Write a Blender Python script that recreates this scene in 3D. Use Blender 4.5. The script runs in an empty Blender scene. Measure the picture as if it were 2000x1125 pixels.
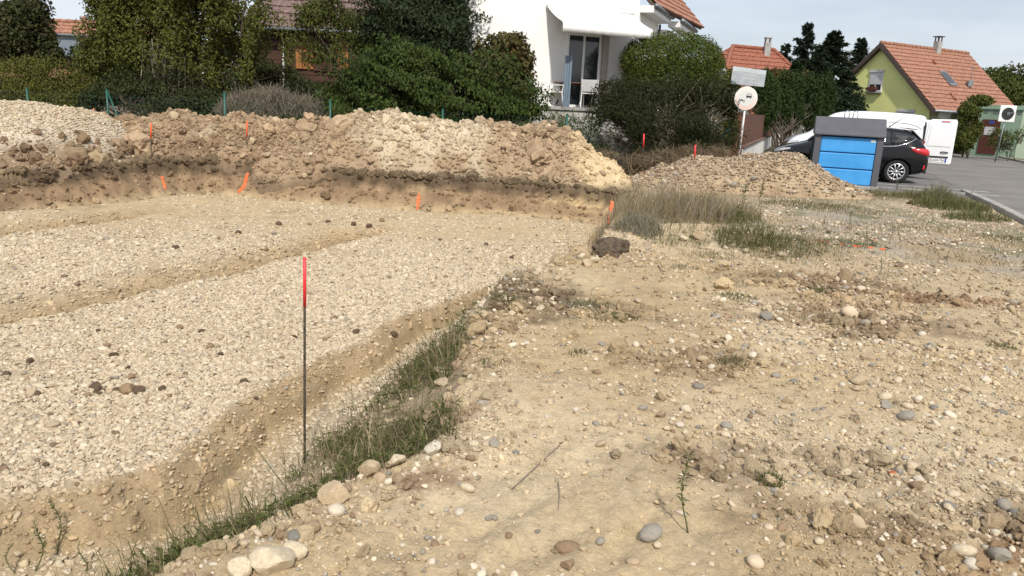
import bpy, bmesh, math, random
import numpy as np
from mathutils import Vector, Matrix

# ------------------------------------------------------------------ camera, sky, sun, exposure
scene = bpy.context.scene
COL = scene.collection
CAM_H, PITCH, ROLL, FPX = 1.7, math.radians(13.6), 0.05, 1500.0
_f = np.array([0, math.cos(PITCH), -math.sin(PITCH)])
_r = np.array([1.0, 0, 0]); _u = np.array([0, math.sin(PITCH), math.cos(PITCH)])
_R = _r * math.cos(ROLL) + _u * math.sin(ROLL)
_U = -_r * math.sin(ROLL) + _u * math.cos(ROLL)
cam_d = bpy.data.cameras.new('camera'); cam = bpy.data.objects.new('camera', cam_d); COL.objects.link(cam)
cam_d.sensor_width = 36; cam_d.lens = 36 * FPX / 2000; cam_d.clip_end = 3000; cam_d.clip_start = 0.05
cam.matrix_world = Matrix(((_R[0], _U[0], -_f[0], 0), (_R[1], _U[1], -_f[1], 0), (_R[2], _U[2], -_f[2], CAM_H), (0, 0, 0, 1)))
scene.camera = cam
SUN_AZ, SUN_EL = math.radians(171), math.radians(46)
world = bpy.data.worlds.new('World'); scene.world = world; world.use_nodes = True
wn = world.node_tree.nodes; wl = world.node_tree.links; wn.clear()
sky = wn.new('ShaderNodeTexSky'); sky.sky_type = 'NISHITA'; sky.sun_disc = False
sky.sun_elevation = SUN_EL; sky.sun_rotation = SUN_AZ; sky.air_density = 1.0; sky.dust_density = 2.0; sky.ozone_density = 1.5
tc = wn.new('ShaderNodeTexCoord'); mp = wn.new('ShaderNodeMapping'); mp.inputs['Scale'].default_value = (1.2, 1.2, 5.0)
mp.inputs['Location'].default_value = (3.1, 0.4, 0.2)
nz = wn.new('ShaderNodeTexNoise'); nz.inputs['Scale'].default_value = 1.6; nz.inputs['Detail'].default_value = 7; nz.inputs['Roughness'].default_value = 0.55
rmp = wn.new('ShaderNodeValToRGB'); rmp.color_ramp.elements[0].position = 0.38; rmp.color_ramp.elements[1].position = 0.68
rmp.color_ramp.elements[0].color = (0.45, 0.45, 0.45, 1); rmp.color_ramp.elements[1].color = (0.9, 0.92, 0.92, 1)
mx = wn.new('ShaderNodeMixRGB'); mx.inputs['Color2'].default_value = (8.7, 9.2, 10.1, 1)
bg = wn.new('ShaderNodeBackground'); bg.inputs['Strength'].default_value = 0.1
wo = wn.new('ShaderNodeOutputWorld')
wl.new(tc.outputs['Generated'], mp.inputs['Vector']); wl.new(mp.outputs[0], nz.inputs['Vector']); wl.new(nz.outputs['Fac'], rmp.inputs[0])
wl.new(rmp.outputs[0], mx.inputs['Fac']); wl.new(sky.outputs[0], mx.inputs['Color1']); wl.new(mx.outputs[0], bg.inputs['Color']); wl.new(bg.outputs[0], wo.inputs[0])
sun_d = bpy.data.lights.new('sun', 'SUN'); sun = bpy.data.objects.new('sun', sun_d); COL.objects.link(sun)
sun_d.energy = 3.8; sun_d.angle = math.radians(2.0); sun_d.color = (1.0, 0.94, 0.85)
_sv = Vector((math.sin(SUN_AZ) * math.cos(SUN_EL), math.cos(SUN_AZ) * math.cos(SUN_EL), math.sin(SUN_EL)))
sun.rotation_euler = (-_sv).to_track_quat('-Z', 'Y').to_euler(); sun.location = (20, -30, 40)
scene.view_settings.view_transform = 'Standard'; scene.view_settings.look = 'None'
scene.view_settings.exposure = 0.13; scene.view_settings.gamma = 1.0; scene.view_settings.use_curve_mapping = False

# ------------------------------------------------------------------ helpers
rng = np.random.default_rng(7)
def ray(px, py): return _f + _R * (px - 1000) / FPX + _U * (562.5 - py) / FPX
def gz(px, py, z=0.0):                       # where the pixel's ray meets height z
    v = ray(px, py); return np.array([0, 0, CAM_H]) + v * ((z - CAM_H) / v[2])
def gy(px, py, y):                           # where it reaches depth y
    v = ray(px, py); return np.array([0, 0, CAM_H]) + v * (y / v[1])

def tag(o, label=None, cat=None, group=None, kind=None):
    if label: o['label'] = label
    if cat: o['category'] = cat
    if group: o['group'] = group
    if kind: o['kind'] = kind
    return o
def thing(name, label, cat, loc=(0, 0, 0), rz=0.0, group=None):
    o = bpy.data.objects.new(name, None); COL.objects.link(o); o.empty_display_size = 0.2
    o.location = tuple(float(c) for c in loc); o.rotation_euler = (0, 0, rz)
    return tag(o, label, cat, group)
def link(name, me, parent=None, loc=None):
    o = bpy.data.objects.new(name, me); COL.objects.link(o)
    if parent: o.parent = parent
    if loc is not None: o.location = tuple(float(c) for c in loc)
    return o
def np_mesh(name, V, F, mat=None, cols=None, smooth=False):
    V = np.asarray(V, dtype=np.float32); F = np.asarray(F, dtype=np.int32)
    me = bpy.data.meshes.new(name); n, k = F.shape
    me.vertices.add(len(V)); me.vertices.foreach_set('co', V.ravel())
    me.loops.add(n * k); me.loops.foreach_set('vertex_index', F.ravel())
    me.polygons.add(n); me.polygons.foreach_set('loop_start', np.arange(n, dtype=np.int32) * k)
    me.polygons.foreach_set('use_smooth', np.full(n, smooth))
    me.update(calc_edges=True)
    if cols is not None:
        a = me.color_attributes.new('Col', 'FLOAT_COLOR', 'POINT')
        c = np.ones((len(V), 4), dtype=np.float32); c[:, :3] = cols; a.data.foreach_set('color', c.ravel())
    if mat: me.materials.append(mat)
    return me

class MB:                                    # collects shapes; build() links them as one mesh
    def __init__(s): s.V = []; s.F = []
    def add(s, vs, fs):
        b = len(s.V); s.V += [tuple(float(c) for c in v) for v in vs]; s.F += [tuple(b + i for i in f) for f in fs]; return s
    def box(s, c, d, rz=0.0, rx=0.0):
        M = Matrix.Rotation(rz, 3, 'Z') @ Matrix.Rotation(rx, 3, 'X')
        vs = [Vector(c) + M @ Vector((sx * d[0] / 2, sy * d[1] / 2, sz * d[2] / 2)) for sz in (-1, 1) for sy in (-1, 1) for sx in (-1, 1)]
        return s.add(vs, [(0, 2, 3, 1), (4, 5, 7, 6), (0, 1, 5, 4), (2, 6, 7, 3), (0, 4, 6, 2), (1, 3, 7, 5)])
    def prism(s, poly, vec):                 # polygon extruded along vec
        n = len(poly); v = Vector(vec); P = [Vector(p) for p in poly]
        nrm = Vector((0, 0, 0))
        for i in range(n): nrm += (P[i] - P[0]).cross(P[(i + 1) % n] - P[0])
        if nrm.dot(v) > 0: P.reverse()
        return s.add(P + [p + v for p in P], [tuple(range(n)), tuple(range(2 * n - 1, n - 1, -1))] + [(i, n + i, n + (i + 1) % n, (i + 1) % n)[::1] for i in range(n)])
    def path(s, pts, rad, n=8, cap=True):
        P = [Vector(p) for p in pts]; m = len(P)
        if not hasattr(rad, '__len__'): rad = [rad] * m
        vs = []; ref = Vector((0.13, 0.27, 1)).normalized()
        for i in range(m):
            t = (P[min(i + 1, m - 1)] - P[max(i - 1, 0)]).normalized()
            r = ref if abs(t.dot(ref)) < 0.95 else Vector((1, 0.1, 0)).normalized()
            a = t.cross(r).normalized(); b = t.cross(a)
            for k in range(n):
                th = 2 * math.pi * k / n; vs.append(P[i] + (a * math.cos(th) + b * math.sin(th)) * rad[i])
        fs = [(i * n + k, i * n + (k + 1) % n, (i + 1) * n + (k + 1) % n, (i + 1) * n + k) for i in range(m - 1) for k in range(n)]
        if cap: fs += [tuple(range(n - 1, -1, -1)), tuple(range((m - 1) * n, m * n))]
        return s.add(vs, fs)
    def quad(s, *p): return s.add(p, [tuple(range(len(p)))])
    def build(s, name, mat, parent=None, org=None, smooth=False, bevel=0.0):
        me = bpy.data.meshes.new(name)
        o3 = (0, 0, 0) if org is None else org
        me.from_pydata([(v[0] - o3[0], v[1] - o3[1], v[2] - o3[2]) for v in s.V], [], s.F); me.update()
        if mat: me.materials.append(mat)
        if smooth: me.polygons.foreach_set('use_smooth', [True] * len(me.polygons))
        o = link(name, me, parent)
        if org is not None and parent is None: o.location = tuple(float(c) for c in org)
        if bevel:
            b = o.modifiers.new('bevel', 'BEVEL'); b.width = bevel; b.segments = 2; b.limit_method = 'ANGLE'; b.angle_limit = 0.6
        return o

# ---- numpy noise
def _hash(i, j, seed):
    h = (i.astype(np.int64) * 374761393 + j.astype(np.int64) * 668265263 + seed * 1442695041) & 0x7fffffff
    h = ((h ^ (h >> 13)) * 1274126177) & 0x7fffffff
    return ((h ^ (h >> 16)) & 0xffff) / 65535.0
def vnoise(x, y, seed=0):
    xi = np.floor(x); yi = np.floor(y); fx = x - xi; fy = y - yi
    fx = fx * fx * fx * (fx * (fx * 6 - 15) + 10); fy = fy * fy * fy * (fy * (fy * 6 - 15) + 10)
    a = _hash(xi, yi, seed); b = _hash(xi + 1, yi, seed); c = _hash(xi, yi + 1, seed); d = _hash(xi + 1, yi + 1, seed)
    return (a + (b - a) * fx + (c - a) * fy + (a - b - c + d) * fx * fy) * 2 - 1
def fbm(x, y, sc, oct=4, seed=0, gain=0.5):
    r = 0; a = 1.0; t = 0
    ca, sa = math.cos(0.6), math.sin(0.6)
    x = np.asarray(x, float) * sc; y = np.asarray(y, float) * sc
    for k in range(oct):
        r = r + a * vnoise(x + 17.3 * k, y - 9.1 * k, seed + k); t += a; a *= gain
        x, y = (x * ca - y * sa) * 2.03, (x * sa + y * ca) * 2.03
    return r / t
def sstep(a, b, x):
    t = np.clip((x - a) / (b - a), 0, 1); return t * t * (3 - 2 * t)

# ---- materials
def nodes_of(name):
    m = bpy.data.materials.new(name); m.use_nodes = True; nt = m.node_tree
    return m, nt.nodes, nt.links, nt.nodes['Principled BSDF']
def mat(name, col, rough=0.7, var=0.12, scale=6.0, bump=0.0, bscale=40.0, metal=0.0, spec=0.5, coat=0.0, detail=5, col2=None):
    m, N, L, P = nodes_of(name)
    P.inputs['Roughness'].default_value = rough; P.inputs['Metallic'].default_value = metal
    P.inputs['Specular IOR Level'].default_value = spec; P.inputs['Coat Weight'].default_value = coat
    t = N.new('ShaderNodeTexCoord'); n = N.new('ShaderNodeTexNoise'); n.inputs['Scale'].default_value = scale; n.inputs['Detail'].default_value = detail
    L.new(t.outputs['Object'], n.inputs['Vector'])
    r = N.new('ShaderNodeValToRGB'); r.color_ramp.elements[0].position = 0.3; r.color_ramp.elements[1].position = 0.7
    c2 = col2 or tuple(min(1, c * (1 + var)) for c in col)
    r.color_ramp.elements[0].color = (*[c * (1 - var) for c in col], 1); r.color_ramp.elements[1].color = (*c2, 1)
    L.new(n.outputs['Fac'], r.inputs[0]); L.new(r.outputs[0], P.inputs['Base Color'])
    if bump:
        n2 = N.new('ShaderNodeTexNoise'); n2.inputs['Scale'].default_value = bscale; n2.inputs['Detail'].default_value = 4
        b = N.new('ShaderNodeBump'); b.inputs['Strength'].default_value = bump; b.inputs['Distance'].default_value = 0.02
        L.new(t.outputs['Object'], n2.inputs['Vector']); L.new(n2.outputs['Fac'], b.inputs['Height']); L.new(b.outputs[0], P.inputs['Normal'])
    return m
def leaf_mat(name, trans=0.3, rough=0.5, attr='Col'):
    m, N, L, P = nodes_of(name)
    a = N.new('ShaderNodeAttribute'); a.attribute_name = attr
    P.inputs['Roughness'].default_value = rough; P.inputs['Specular IOR Level'].default_value = 0.15
    L.new(a.outputs['Color'], P.inputs['Base Color'])
    tr = N.new('ShaderNodeBsdfTranslucent'); mxs = N.new('ShaderNodeMixShader'); mxs.inputs[0].default_value = trans
    hs = N.new('ShaderNodeHueSaturation'); hs.inputs['Value'].default_value = 1.3; hs.inputs['Hue'].default_value = 0.485
    L.new(a.outputs['Color'], hs.inputs['Color']); L.new(hs.outputs[0], tr.inputs['Color'])
    L.new(P.outputs[0], mxs.inputs[1]); L.new(tr.outputs[0], mxs.inputs[2]); L.new(mxs.outputs[0], N['Material Output'].inputs[0])
    return m
def col_mat(name, rough=0.9, bump=0.5, bscale=60.0, var=0.18, vscale=30.0, inst=False, attr='Col'):
    m, N, L, P = nodes_of(name)
    a = N.new('ShaderNodeAttribute'); a.attribute_name = attr
    if inst: a.attribute_type = 'INSTANCER'
    t = N.new('ShaderNodeTexCoord')
    n = N.new('ShaderNodeTexNoise'); n.inputs['Scale'].default_value = vscale; n.inputs['Detail'].default_value = 8; n.inputs['Roughness'].default_value = 0.65
    L.new(t.outputs['Object'], n.inputs['Vector'])
    mr = N.new('ShaderNodeMapRange'); mr.inputs['From Min'].default_value = 0.25; mr.inputs['From Max'].default_value = 0.75
    mr.inputs['To Min'].default_value = 1 - var; mr.inputs['To Max'].default_value = 1 + var
    L.new(n.outputs['Fac'], mr.inputs[0])
    vm = N.new('ShaderNodeVectorMath'); vm.operation = 'SCALE'; L.new(a.outputs['Color'], vm.inputs[0]); L.new(mr.outputs[0], vm.inputs['Scale'])
    L.new(vm.outputs[0], P.inputs['Base Color']); P.inputs['Roughness'].default_value = rough; P.inputs['Specular IOR Level'].default_value = 0.2
    if bump:
        n2 = N.new('ShaderNodeTexNoise'); n2.inputs['Scale'].default_value = bscale; n2.inputs['Detail'].default_value = 6; n2.inputs['Roughness'].default_value = 0.7
        b = N.new('ShaderNodeBump'); b.inputs['Strength'].default_value = bump; b.inputs['Distance'].default_value = 0.02
        L.new(t.outputs['Object'], n2.inputs['Vector']); L.new(n2.outputs['Fac'], b.inputs['Height']); L.new(b.outputs[0], P.inputs['Normal'])
    return m

# ------------------------------------------------------------------ terrain
RL = np.array([(-14, -12), (-2.4, .2), (-1.45, 1.75), (-1.05, 2.5), (-.72, 3.05), (-.52, 3.36), (-.36, 3.7), (-.36, 4.2), (-.34, 4.8), (-.28, 5.9), (-.05, 7.3), (.5, 8.5), (1.1, 9.4), (1.4, 11.1), (1.75, 13), (2.1, 15.2)])
BL = np.array([(2.1, 15.2), (1.2, 15.6), (0, 16.1), (-2.1, 16.1), (-3.4, 16.3), (-6, 16.95), (-7.4, 16.8), (-8.1, 15.2), (-9.0, 13.2), (-10.2, 10), (-14, -12)])
EL = np.array([(-12, -1.2), (-4.5, 2.35), (-2.5, 3.3), (-1.9, 3.6), (3, 6.0)])    # near edge of the gravel pad
POLY = np.vstack([RL, BL[1:-1]])
N2 = np.array([(-8.0, -0.5), (-4.49, 6.44), (-3.31, 8.76), (-2.18, 12.19), (-1.6, 14.5)])
N3 = np.array([(-9.5, 1.0), (-7.04, 10.3), (-6.48, 12.71), (-6.2, 15.2)])
HUMP = np.array([(1.55, 10.6), (2.6, 10.5), (3.4, 10.1), (4.4, 9.0), (5.2, 8.3)])
ROAD_P = np.array([9.61, 14.54]); ROAD_D = np.array([.345, .9386]); ROAD_N = np.array([.9386, -.345])   # left kerb line, width to the right
PARK = np.array([(7.0, 20.15), (11.3, 18.55), (14.0, 26.0), (25.0, 56.0), (21.0, 57.0), (9.0, 27.5)])

def pdist(x, y, L):
    best = np.full(np.shape(x), 1e9); sgn = np.zeros(np.shape(x))
    for (ax, ay), (bx, by) in zip(L[:-1], L[1:]):
        dx, dy = bx - ax, by - ay; t = np.clip(((x - ax) * dx + (y - ay) * dy) / (dx * dx + dy * dy), 0, 1)
        d = np.hypot(x - ax - t * dx, y - ay - t * dy); c = dx * (y - ay) - dy * (x - ax)
        m = d < best; best = np.where(m, d, best); sgn = np.where(m, np.sign(c), sgn)
    return best, sgn                                     # +1: left of the line
def inpoly(x, y, P):
    ins = np.zeros(np.shape(x), bool)
    for (ax, ay), (bx, by) in zip(P, np.roll(P, -1, 0)):
        if ay == by: continue
        ins ^= ((ay > y) != (by > y)) & (x < (bx - ax) * (y - ay) / (by - ay) + ax)
    return ins
def road_u(x, y): return (x - ROAD_P[0]) * ROAD_N[0] + (y - ROAD_P[1]) * ROAD_N[1]

def terrain(x, y, full=False):
    x = np.asarray(x, float); y = np.asarray(y, float)
    wx = x + 0.10 * fbm(x, y, 1.1, 3, 11) + 0.03 * fbm(x, y, 5, 2, 15); wy = y + 0.12 * fbm(x, y, 1.0, 3, 23) + 0.03 * fbm(x, y, 5, 2, 19)
    ins = inpoly(wx, wy, POLY); dR, _ = pdist(wx, wy, RL); dB, _ = pdist(wx, wy, BL)
    near = sstep(14, 8, y)
    # ---- ground outside the pit
    out = 0.05 * fbm(x, y, 0.35, 3, 3) + 0.035 * fbm(x, y, 1.3, 4, 5) * near + 0.022 * np.abs(fbm(x, y, 4.2, 4, 9)) * near
    out = out + 0.07 * np.exp(-((dR - .22) / .2) ** 2) * (0.6 + 0.6 * fbm(x, y, 2.2, 3, 31)) * sstep(14, 10, y)
    hd, _ = pdist(x, y, HUMP); out = out + 0.17 * np.exp(-(hd / .38) ** 2) * (0.85 + .4 * fbm(x, y, 1.5, 3, 41))
    # wheel ruts pressed into the sandy track
    rc = gz(1080, 1010); a = math.radians(60); ux = (x - rc[0]) * math.cos(a) + (y - rc[1]) * math.sin(a); uy = -(x - rc[0]) * math.sin(a) + (y - rc[1]) * math.cos(a)
    env = np.exp(-(ux / .55) ** 2 - (uy / .45) ** 2)
    out = out + env * 0.022 * np.sin(uy * 26 + 2.2 * fbm(x, y, 2.5, 2, 51)) * (.6 + fbm(x, y, 3, 2, 52))
    out = out - 0.035 * np.exp(-((uy - .9 - .1 * np.sin(ux * 2)) / .12) ** 2) * sstep(1.6, .8, np.abs(ux - .6))
    pv = np.maximum(sstep(-.35, -.1, road_u(x, y)), 0) * sstep(6, 9, y + 0 * x)
    pk = inpoly(x, y, PARK)
    out = np.where(pk | (road_u(x, y) > -.12), -0.03, out * (1 - pv) - .03 * pv)
    # ---- pit
    s = np.interp(y, [2, 3, 5, 7.5, 10, 13], [1.02, 1.1, 1.08, .66, .5, .45])
    t = dR / s
    bank = np.interp(t, [0, .06, .5, .95, 1.18, 1.22, 1.36, 3], [0, -.06, -.38, -.62, -.66, -.53, -.435, -.42])
    fade = sstep(9.5, 13.5, y)
    bank = np.where(t > .95, bank * (1 - fade) + (-.5) * fade, bank)
    e_, es = pdist(wx, wy, EL); e_ = e_ * es; epr = np.interp(e_, [-.3, 0, .05, .3, .5], [-.65, -.65, -.54, -.44, -.3])
    bank = np.where(t > .95, np.minimum(bank, epr), bank)
    n2, s2 = pdist(wx, wy, N2); q2 = n2 * s2
    n3, s3 = pdist(wx, wy, N3); q3 = n3 * s3
    T2 = np.interp(q2, [-.06, .07, .38, .62, 1.0, 1.2], [0, -.26, -.28, -.19, -.02, 0]) * sstep(14.0, 12.0, y)
    T3 = np.interp(q3, [-.06, .07, .4, .7, 1.1, 1.3], [0, -.26, -.28, -.18, -.02, 0]) * sstep(15.6, 14.2, y)
    flo = bank + T2 + T3 + 0.012 * fbm(x, y, 2.2, 3, 61) + 0.03 * fbm(x, y, .5, 2, 63) - .04 * sstep(12, 16, y)
    rough = np.clip(-T2 * 4, 0, .8) + np.clip(-T3 * 4, 0, .8) + np.exp(-((t - 1.28) / .13) ** 2) * (1 - fade) * (e_ > 0) + np.exp(-((e_ - .15) / .15) ** 2) * (t > 1.1)
    trf = np.maximum(np.exp(-((t - 1.08) / .12) ** 2), np.exp(-((e_ + .25) / .2) ** 2) * (t > 1))
    flo = flo + 0.035 * rough * fbm(x, y, 6, 4, 65) - .03 * rough * np.abs(fbm(x, y, 3, 3, 67))
    wl_ = np.interp(dB + .10 * fbm(x, y, 2.6, 4, 71), [0, .06, .2, .42, .55, .8], [0, -.10, -.24, -.42, -.55, -1.2])
    wl_ = wl_ + .05 * fbm(x, y, 5, 4, 73) * sstep(0, .12, dB)
    inn = np.maximum(flo, wl_)
    rim = 0.06 * np.exp(-(dB / .3) ** 2) * (1 + 1.2 * fbm(x, y, 2.5, 3, 75))
    z = np.where(ins, inn, out + np.where(ins, 0, rim))
    far = sstep(60, 140, np.hypot(x, y)); z = z * (1 - far) - .03 * far
    if full: return z, dict(ins=ins, dR=dR, dB=dB, t=t, q2=q2, q3=q3, T2=T2, T3=T3, fade=fade, pk=pk, hd=hd, env=env, rough=rough, trf=trf)
    return z
def tz(x, y): return float(terrain(np.array([x]), np.array([y]))[0])
def hits(pts):                                           # where pixel rays meet the terrain
    out = []
    T = np.geomspace(1.8, 70, 2400)
    for px, py in pts:
        v = ray(px, py); P = np.array([0, 0, CAM_H])[None] + T[:, None] * v[None]
        d = P[:, 2] - terrain(P[:, 0], P[:, 1]); k = np.argmax(d < 0) if (d < 0).any() else len(T) - 1
        out.append(np.array([P[k, 0], P[k, 1], P[k, 2] - d[k]]))
    return out
def hit(px, py): return hits([(px, py)])[0]

C_SAND = np.array([.455, .35, .21]); C_PAD = np.array([.47, .385, .265]); C_CUT = np.array([.34, .25, .145]); C_SOIL = np.array([.20, .135, .08])
C_DARK = np.array([.085, .06, .038]); C_GREY = np.array([.30, .26, .205]); C_PALE = np.array([.52, .42, .275]); C_RED = np.array([.24, .13, .07]); C_MOSS = np.array([.12, .125, .055])
def lerp(a, b, t): t = np.asarray(t)[..., None]; return a * (1 - t) + b * t
PATCH = [  # px, py, rx, ry (m), colour, strength : soil stains and sandy tracks
    (1000, 830, .55, .75, C_PALE, .85), (900, 930, .35, .25, C_PALE, .7), (1850, 640, 1.2, .55, C_PALE, .8), (1080, 1040, .5, .3, C_PALE, .45), (1700, 760, .8, .25, C_PALE, .5),
    (1660, 625, .75, .42, C_SOIL, .85), (1600, 555, .9, .45, C_SOIL, .8), (1900, 1030, .75, .3, C_SOIL, .7), (1960, 1090, .4, .2, C_RED, .6), (1430, 705, .35, .25, C_SOIL, .6), (1260, 700, .3, .25, C_SOIL, .45),
    (1010, 575, .45, .7, C_DARK, .85), (960, 620, .3, .5, C_SOIL, .8), (1190, 600, .5, .35, C_SOIL, .55), (830, 935, .14, .16, C_RED, .75), (905, 800, .1, .12, C_RED, .7), (1870, 585, .8, .22, C_RED, .75), (1500, 480, .7, .6, C_SOIL, .5),
    (1660, 590, .6, .3, C_RED, .35), (1350, 720, .3, .2, C_SOIL, .4), (1100, 540, .5, .3, C_PALE, .5), (1560, 520, .4, .3, C_PALE, .5), (1450, 900, .5, .25, C_SOIL, .35), (1600, 900, .6, .2, C_SOIL, .3)]
def ground_color(x, y, z, D):
    n1 = fbm(x, y, .8, 4, 101)[:]; n2 = fbm(x, y, 5, 4, 103); n3 = fbm(x, y, 18, 3, 107)
    c = np.broadcast_to(C_SAND, x.shape + (3,)).copy()
    c = lerp(c, C_PALE, sstep(.0, .6, n1)); c = lerp(c, C_CUT, .55 * sstep(.05, .55, -n1 + .35 * n2))
    gx = gz(1720, 520); wgt = np.exp(-(((x - 6.4) / 3.4) ** 2 + ((y - 12.5) / 4.6) ** 2) ** 1.5)
    c = lerp(c, C_GREY, np.clip(1.2 * wgt * (.75 + .8 * n2), 0, 1)); c = lerp(c, C_MOSS, np.clip(wgt * sstep(.02, .4, fbm(x, y, 1.6, 4, 109)) * .75, 0, .75))
    c = lerp(c, C_CUT, .8 * wgt * sstep(.1, .4, fbm(x, y, .7, 3, 111)))
    for px, py, rx, ry, cc, st in PATCH:
        p = gz(px, py); m = ((x - p[0]) / (1.3 * rx)) ** 2 + ((y - p[1]) / (1.3 * ry)) ** 2
        c = lerp(c, cc, st * .8 * sstep(1.3, .0, m + 1.1 * n2 + 1.0 * fbm(x, y, 2.2, 3, 113)))
    back = sstep(15.5, 17.5, y) * sstep(3, 6, y - 1.2 * x + 9) ; c = lerp(c, np.array([.11, .10, .05]), back * .8)
    ins = D['ins']
    p = np.broadcast_to(C_PAD, x.shape + (3,)).copy()
    p = lerp(p, C_SAND, np.clip(sstep(.15, .6, n1 + .2 * n2) * .7 + D['fade'] * .75, 0, .9))
    p = lerp(p, C_SOIL, .5 * sstep(.35, .7, fbm(x, y, .9, 4, 121)) )
    cut = np.clip(D['rough'] * 1.5, 0, 1); p = lerp(p, C_CUT * .98, cut * .9)
    p = lerp(p, C_SAND * .92, D['trf'] * .9 * (1 - D['fade']))
    p = lerp(p, C_SOIL, sstep(.95, .6, D['t']) * .55 * (1 - D['fade'])); p = lerp(p, C_SAND, sstep(.95, .6, D['t']) * .8 * D['fade'])
    w = sstep(.75, .35, D['dB']); depth = -z
    strata = fbm(x * .25, z * 9 + n2 * .5, 1.6, 3, 131)
    wc = lerp(np.broadcast_to(np.array([.25, .17, .10]), x.shape + (3,)), np.array([.42, .31, .17]), sstep(.0, .5, strata + .5 * fbm(x, y, .5, 2, 133)) * sstep(-3, 0, x))
    wc = lerp(wc, C_DARK, .85 * sstep(.26, .06, depth + .07 * n2 + .05 * strata)); wc = lerp(wc, C_CUT, .6 * sstep(.42, .52, depth + .04 * n2))
    wc = wc * (1 + .25 * n2[..., None])
    p = lerp(p, wc, w)
    rimc = sstep(.5, .1, D['dB']); c = lerp(c, C_DARK * 1.2, rimc * .85 * sstep(12, 14, y))
    c = np.where(ins[..., None], p, c)
    c = c * (1 + .13 * n2 + .16 * n3)[..., None]
    c = lerp(c, np.array([.09, .10, .045]), sstep(34, 60, np.hypot(x, y)))
    return np.clip(c, .01, .9)

# grid: fine in the building plot, growing to the horizon
ys = [-60, -30, -15, -8, -4, -2, -.8, 0, .5, .9, 1.2, 1.45]; yv = 1.6
while yv < 25: ys.append(yv); yv += min(.0052 * yv, .028 if 13.6 < yv < 17.2 else 1)
while yv < 1500: ys.append(yv); yv *= 1.12
ys = np.array(ys); NC = 740
sc = np.linspace(-1, 1, NC); ext = 1 + np.geomspace(.02, 400, 22); sc = np.concatenate([-ext[::-1], sc, ext])
wy_ = np.maximum(1.2, .55 + .73 * np.minimum(ys, 30)); wy_ = np.where(ys > 30, wy_, wy_)
GX = sc[None, :] * wy_[:, None]; GX = GX + 0.06 * np.minimum(ys, 30)[:, None]; GY = np.broadcast_to(ys[:, None], GX.shape).copy()
GX = np.clip(GX, -1500, 1500)
Zg, D = terrain(GX.ravel(), GY.ravel(), True)
Cg = ground_color(GX.ravel(), GY.ravel(), Zg, D)
# fine relief of the loose surface
fine = .012 * fbm(GX.ravel(), GY.ravel(), 17, 4, 141, .65) * sstep(22, 8, GY.ravel()) * np.where(D['pk'] | (road_u(GX.ravel(), GY.ravel()) > -.2), 0, 1)
nr, nc = GX.shape
idx = np.arange(nr * nc).reshape(nr, nc)
FQ = np.stack([idx[:-1, :-1], idx[:-1, 1:], idx[1:, 1:], idx[1:, :-1]], -1).reshape(-1, 4)
M_GROUND = col_mat('ground_earth', rough=.95, bump=.75, bscale=70, var=.22, vscale=55)
ground = link('ground', np_mesh('ground', np.stack([GX.ravel(), GY.ravel(), Zg + fine], -1), FQ, M_GROUND, Cg, True))
tag(ground, 'dug up sandy building plot with a shallow gravel floored excavation pit', 'ground', kind='structure')

# ------------------------------------------------------------------ road, parking, kerbs
M_ASPH = mat('asphalt', (.16, .148, .132), .92, .16, .7, .35, 120, col2=(.205, .19, .17), detail=9)
M_ASPH2 = mat('parking_asphalt', (.135, .13, .125), .92, .2, 2.0, .35, 120, col2=(.185, .175, .165))
M_KERB = mat('kerb_concrete', (.30, .285, .255), .9, .25, 5, .3, 60)
M_LINE = mat('road_paint', (.62, .61, .58), .8, .3, 8)
def along(u, w, z=0.0):                                  # u metres along the left kerb, w metres to its right
    p = ROAD_P + ROAD_D * u + ROAD_N * w; return (p[0], p[1], z)
m = MB(); m.quad(along(-60, .06, -.004), along(-60, 6.1, -.004), along(160, 6.1, -.004), along(160, .06, -.004))
tag(m.build('road', M_ASPH), kind='structure')
m = MB(); m.quad(*[(p[0], p[1], -.008) for p in PARK]); tag(m.build('parking_bay', M_ASPH2), kind='structure')
kr = thing('kerb', 'weathered pale concrete kerb stones between the weeds and the asphalt road', 'kerb', along(0, -.06, 0))
for k in range(26):
    a = -9 + k * 1.0
    if a > 5.2: break
    mk = MB(); mk.prism([along(a + .01, -.12, -.1), along(a + .985, -.12, -.1), along(a + .985, .06, -.1), along(a + .01, .06, -.1)], (0, 0, .17 + .012 * math.sin(k * 7)))
    mk.build('kerb_stone', M_KERB, kr, kr.location, bevel=.012)
kf = thing('kerb', 'low concrete kerb along the garden hedges across the road', 'kerb', along(30, 6.2, 0))
for k in range(40):
    a = 10 + k * 1.5
    mk = MB(); mk.prism([along(a + .01, 6.1, -.1), along(a + 1.48, 6.1, -.1), along(a + 1.48, 6.28, -.1), along(a + .01, 6.28, -.1)], (0, 0, .19)); mk.build('kerb_stone', M_KERB, kf, kf.location, bevel=.012)
def ground_line(name, a, b, w, label):
    a = np.array(a[:2]); b = np.array(b[:2]); d = (b - a) / np.linalg.norm(b - a); n = np.array([-d[1], d[0]]) * w / 2
    mm = MB(); mm.quad(*[(q[0], q[1], -.003) for q in (a - n, b - n, b + n, a + n)]); return tag(mm.build(name, M_LINE), label, 'marking')
ground_line('parking_line', (8.2, 20.95), (12.15, 19.5), .09, 'white painted parking line just in front of the blue container')
ground_line('parking_line', (9.3, 21.75), (12.5, 20.5), .09, 'white painted parking line beside the black hatchback')
ms = MB(); ms.prism([along(5.2, -1.6, -.1), along(5.2, .06, -.1), along(5.4, .06, -.1), along(5.4, -1.6, -.1)], (0, 0, .13)); tag(ms.build('edging_stone', M_KERB, None, along(5.2, -1, 0)), 'flat concrete edging at the corner of the parking bay', 'kerb')
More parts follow.
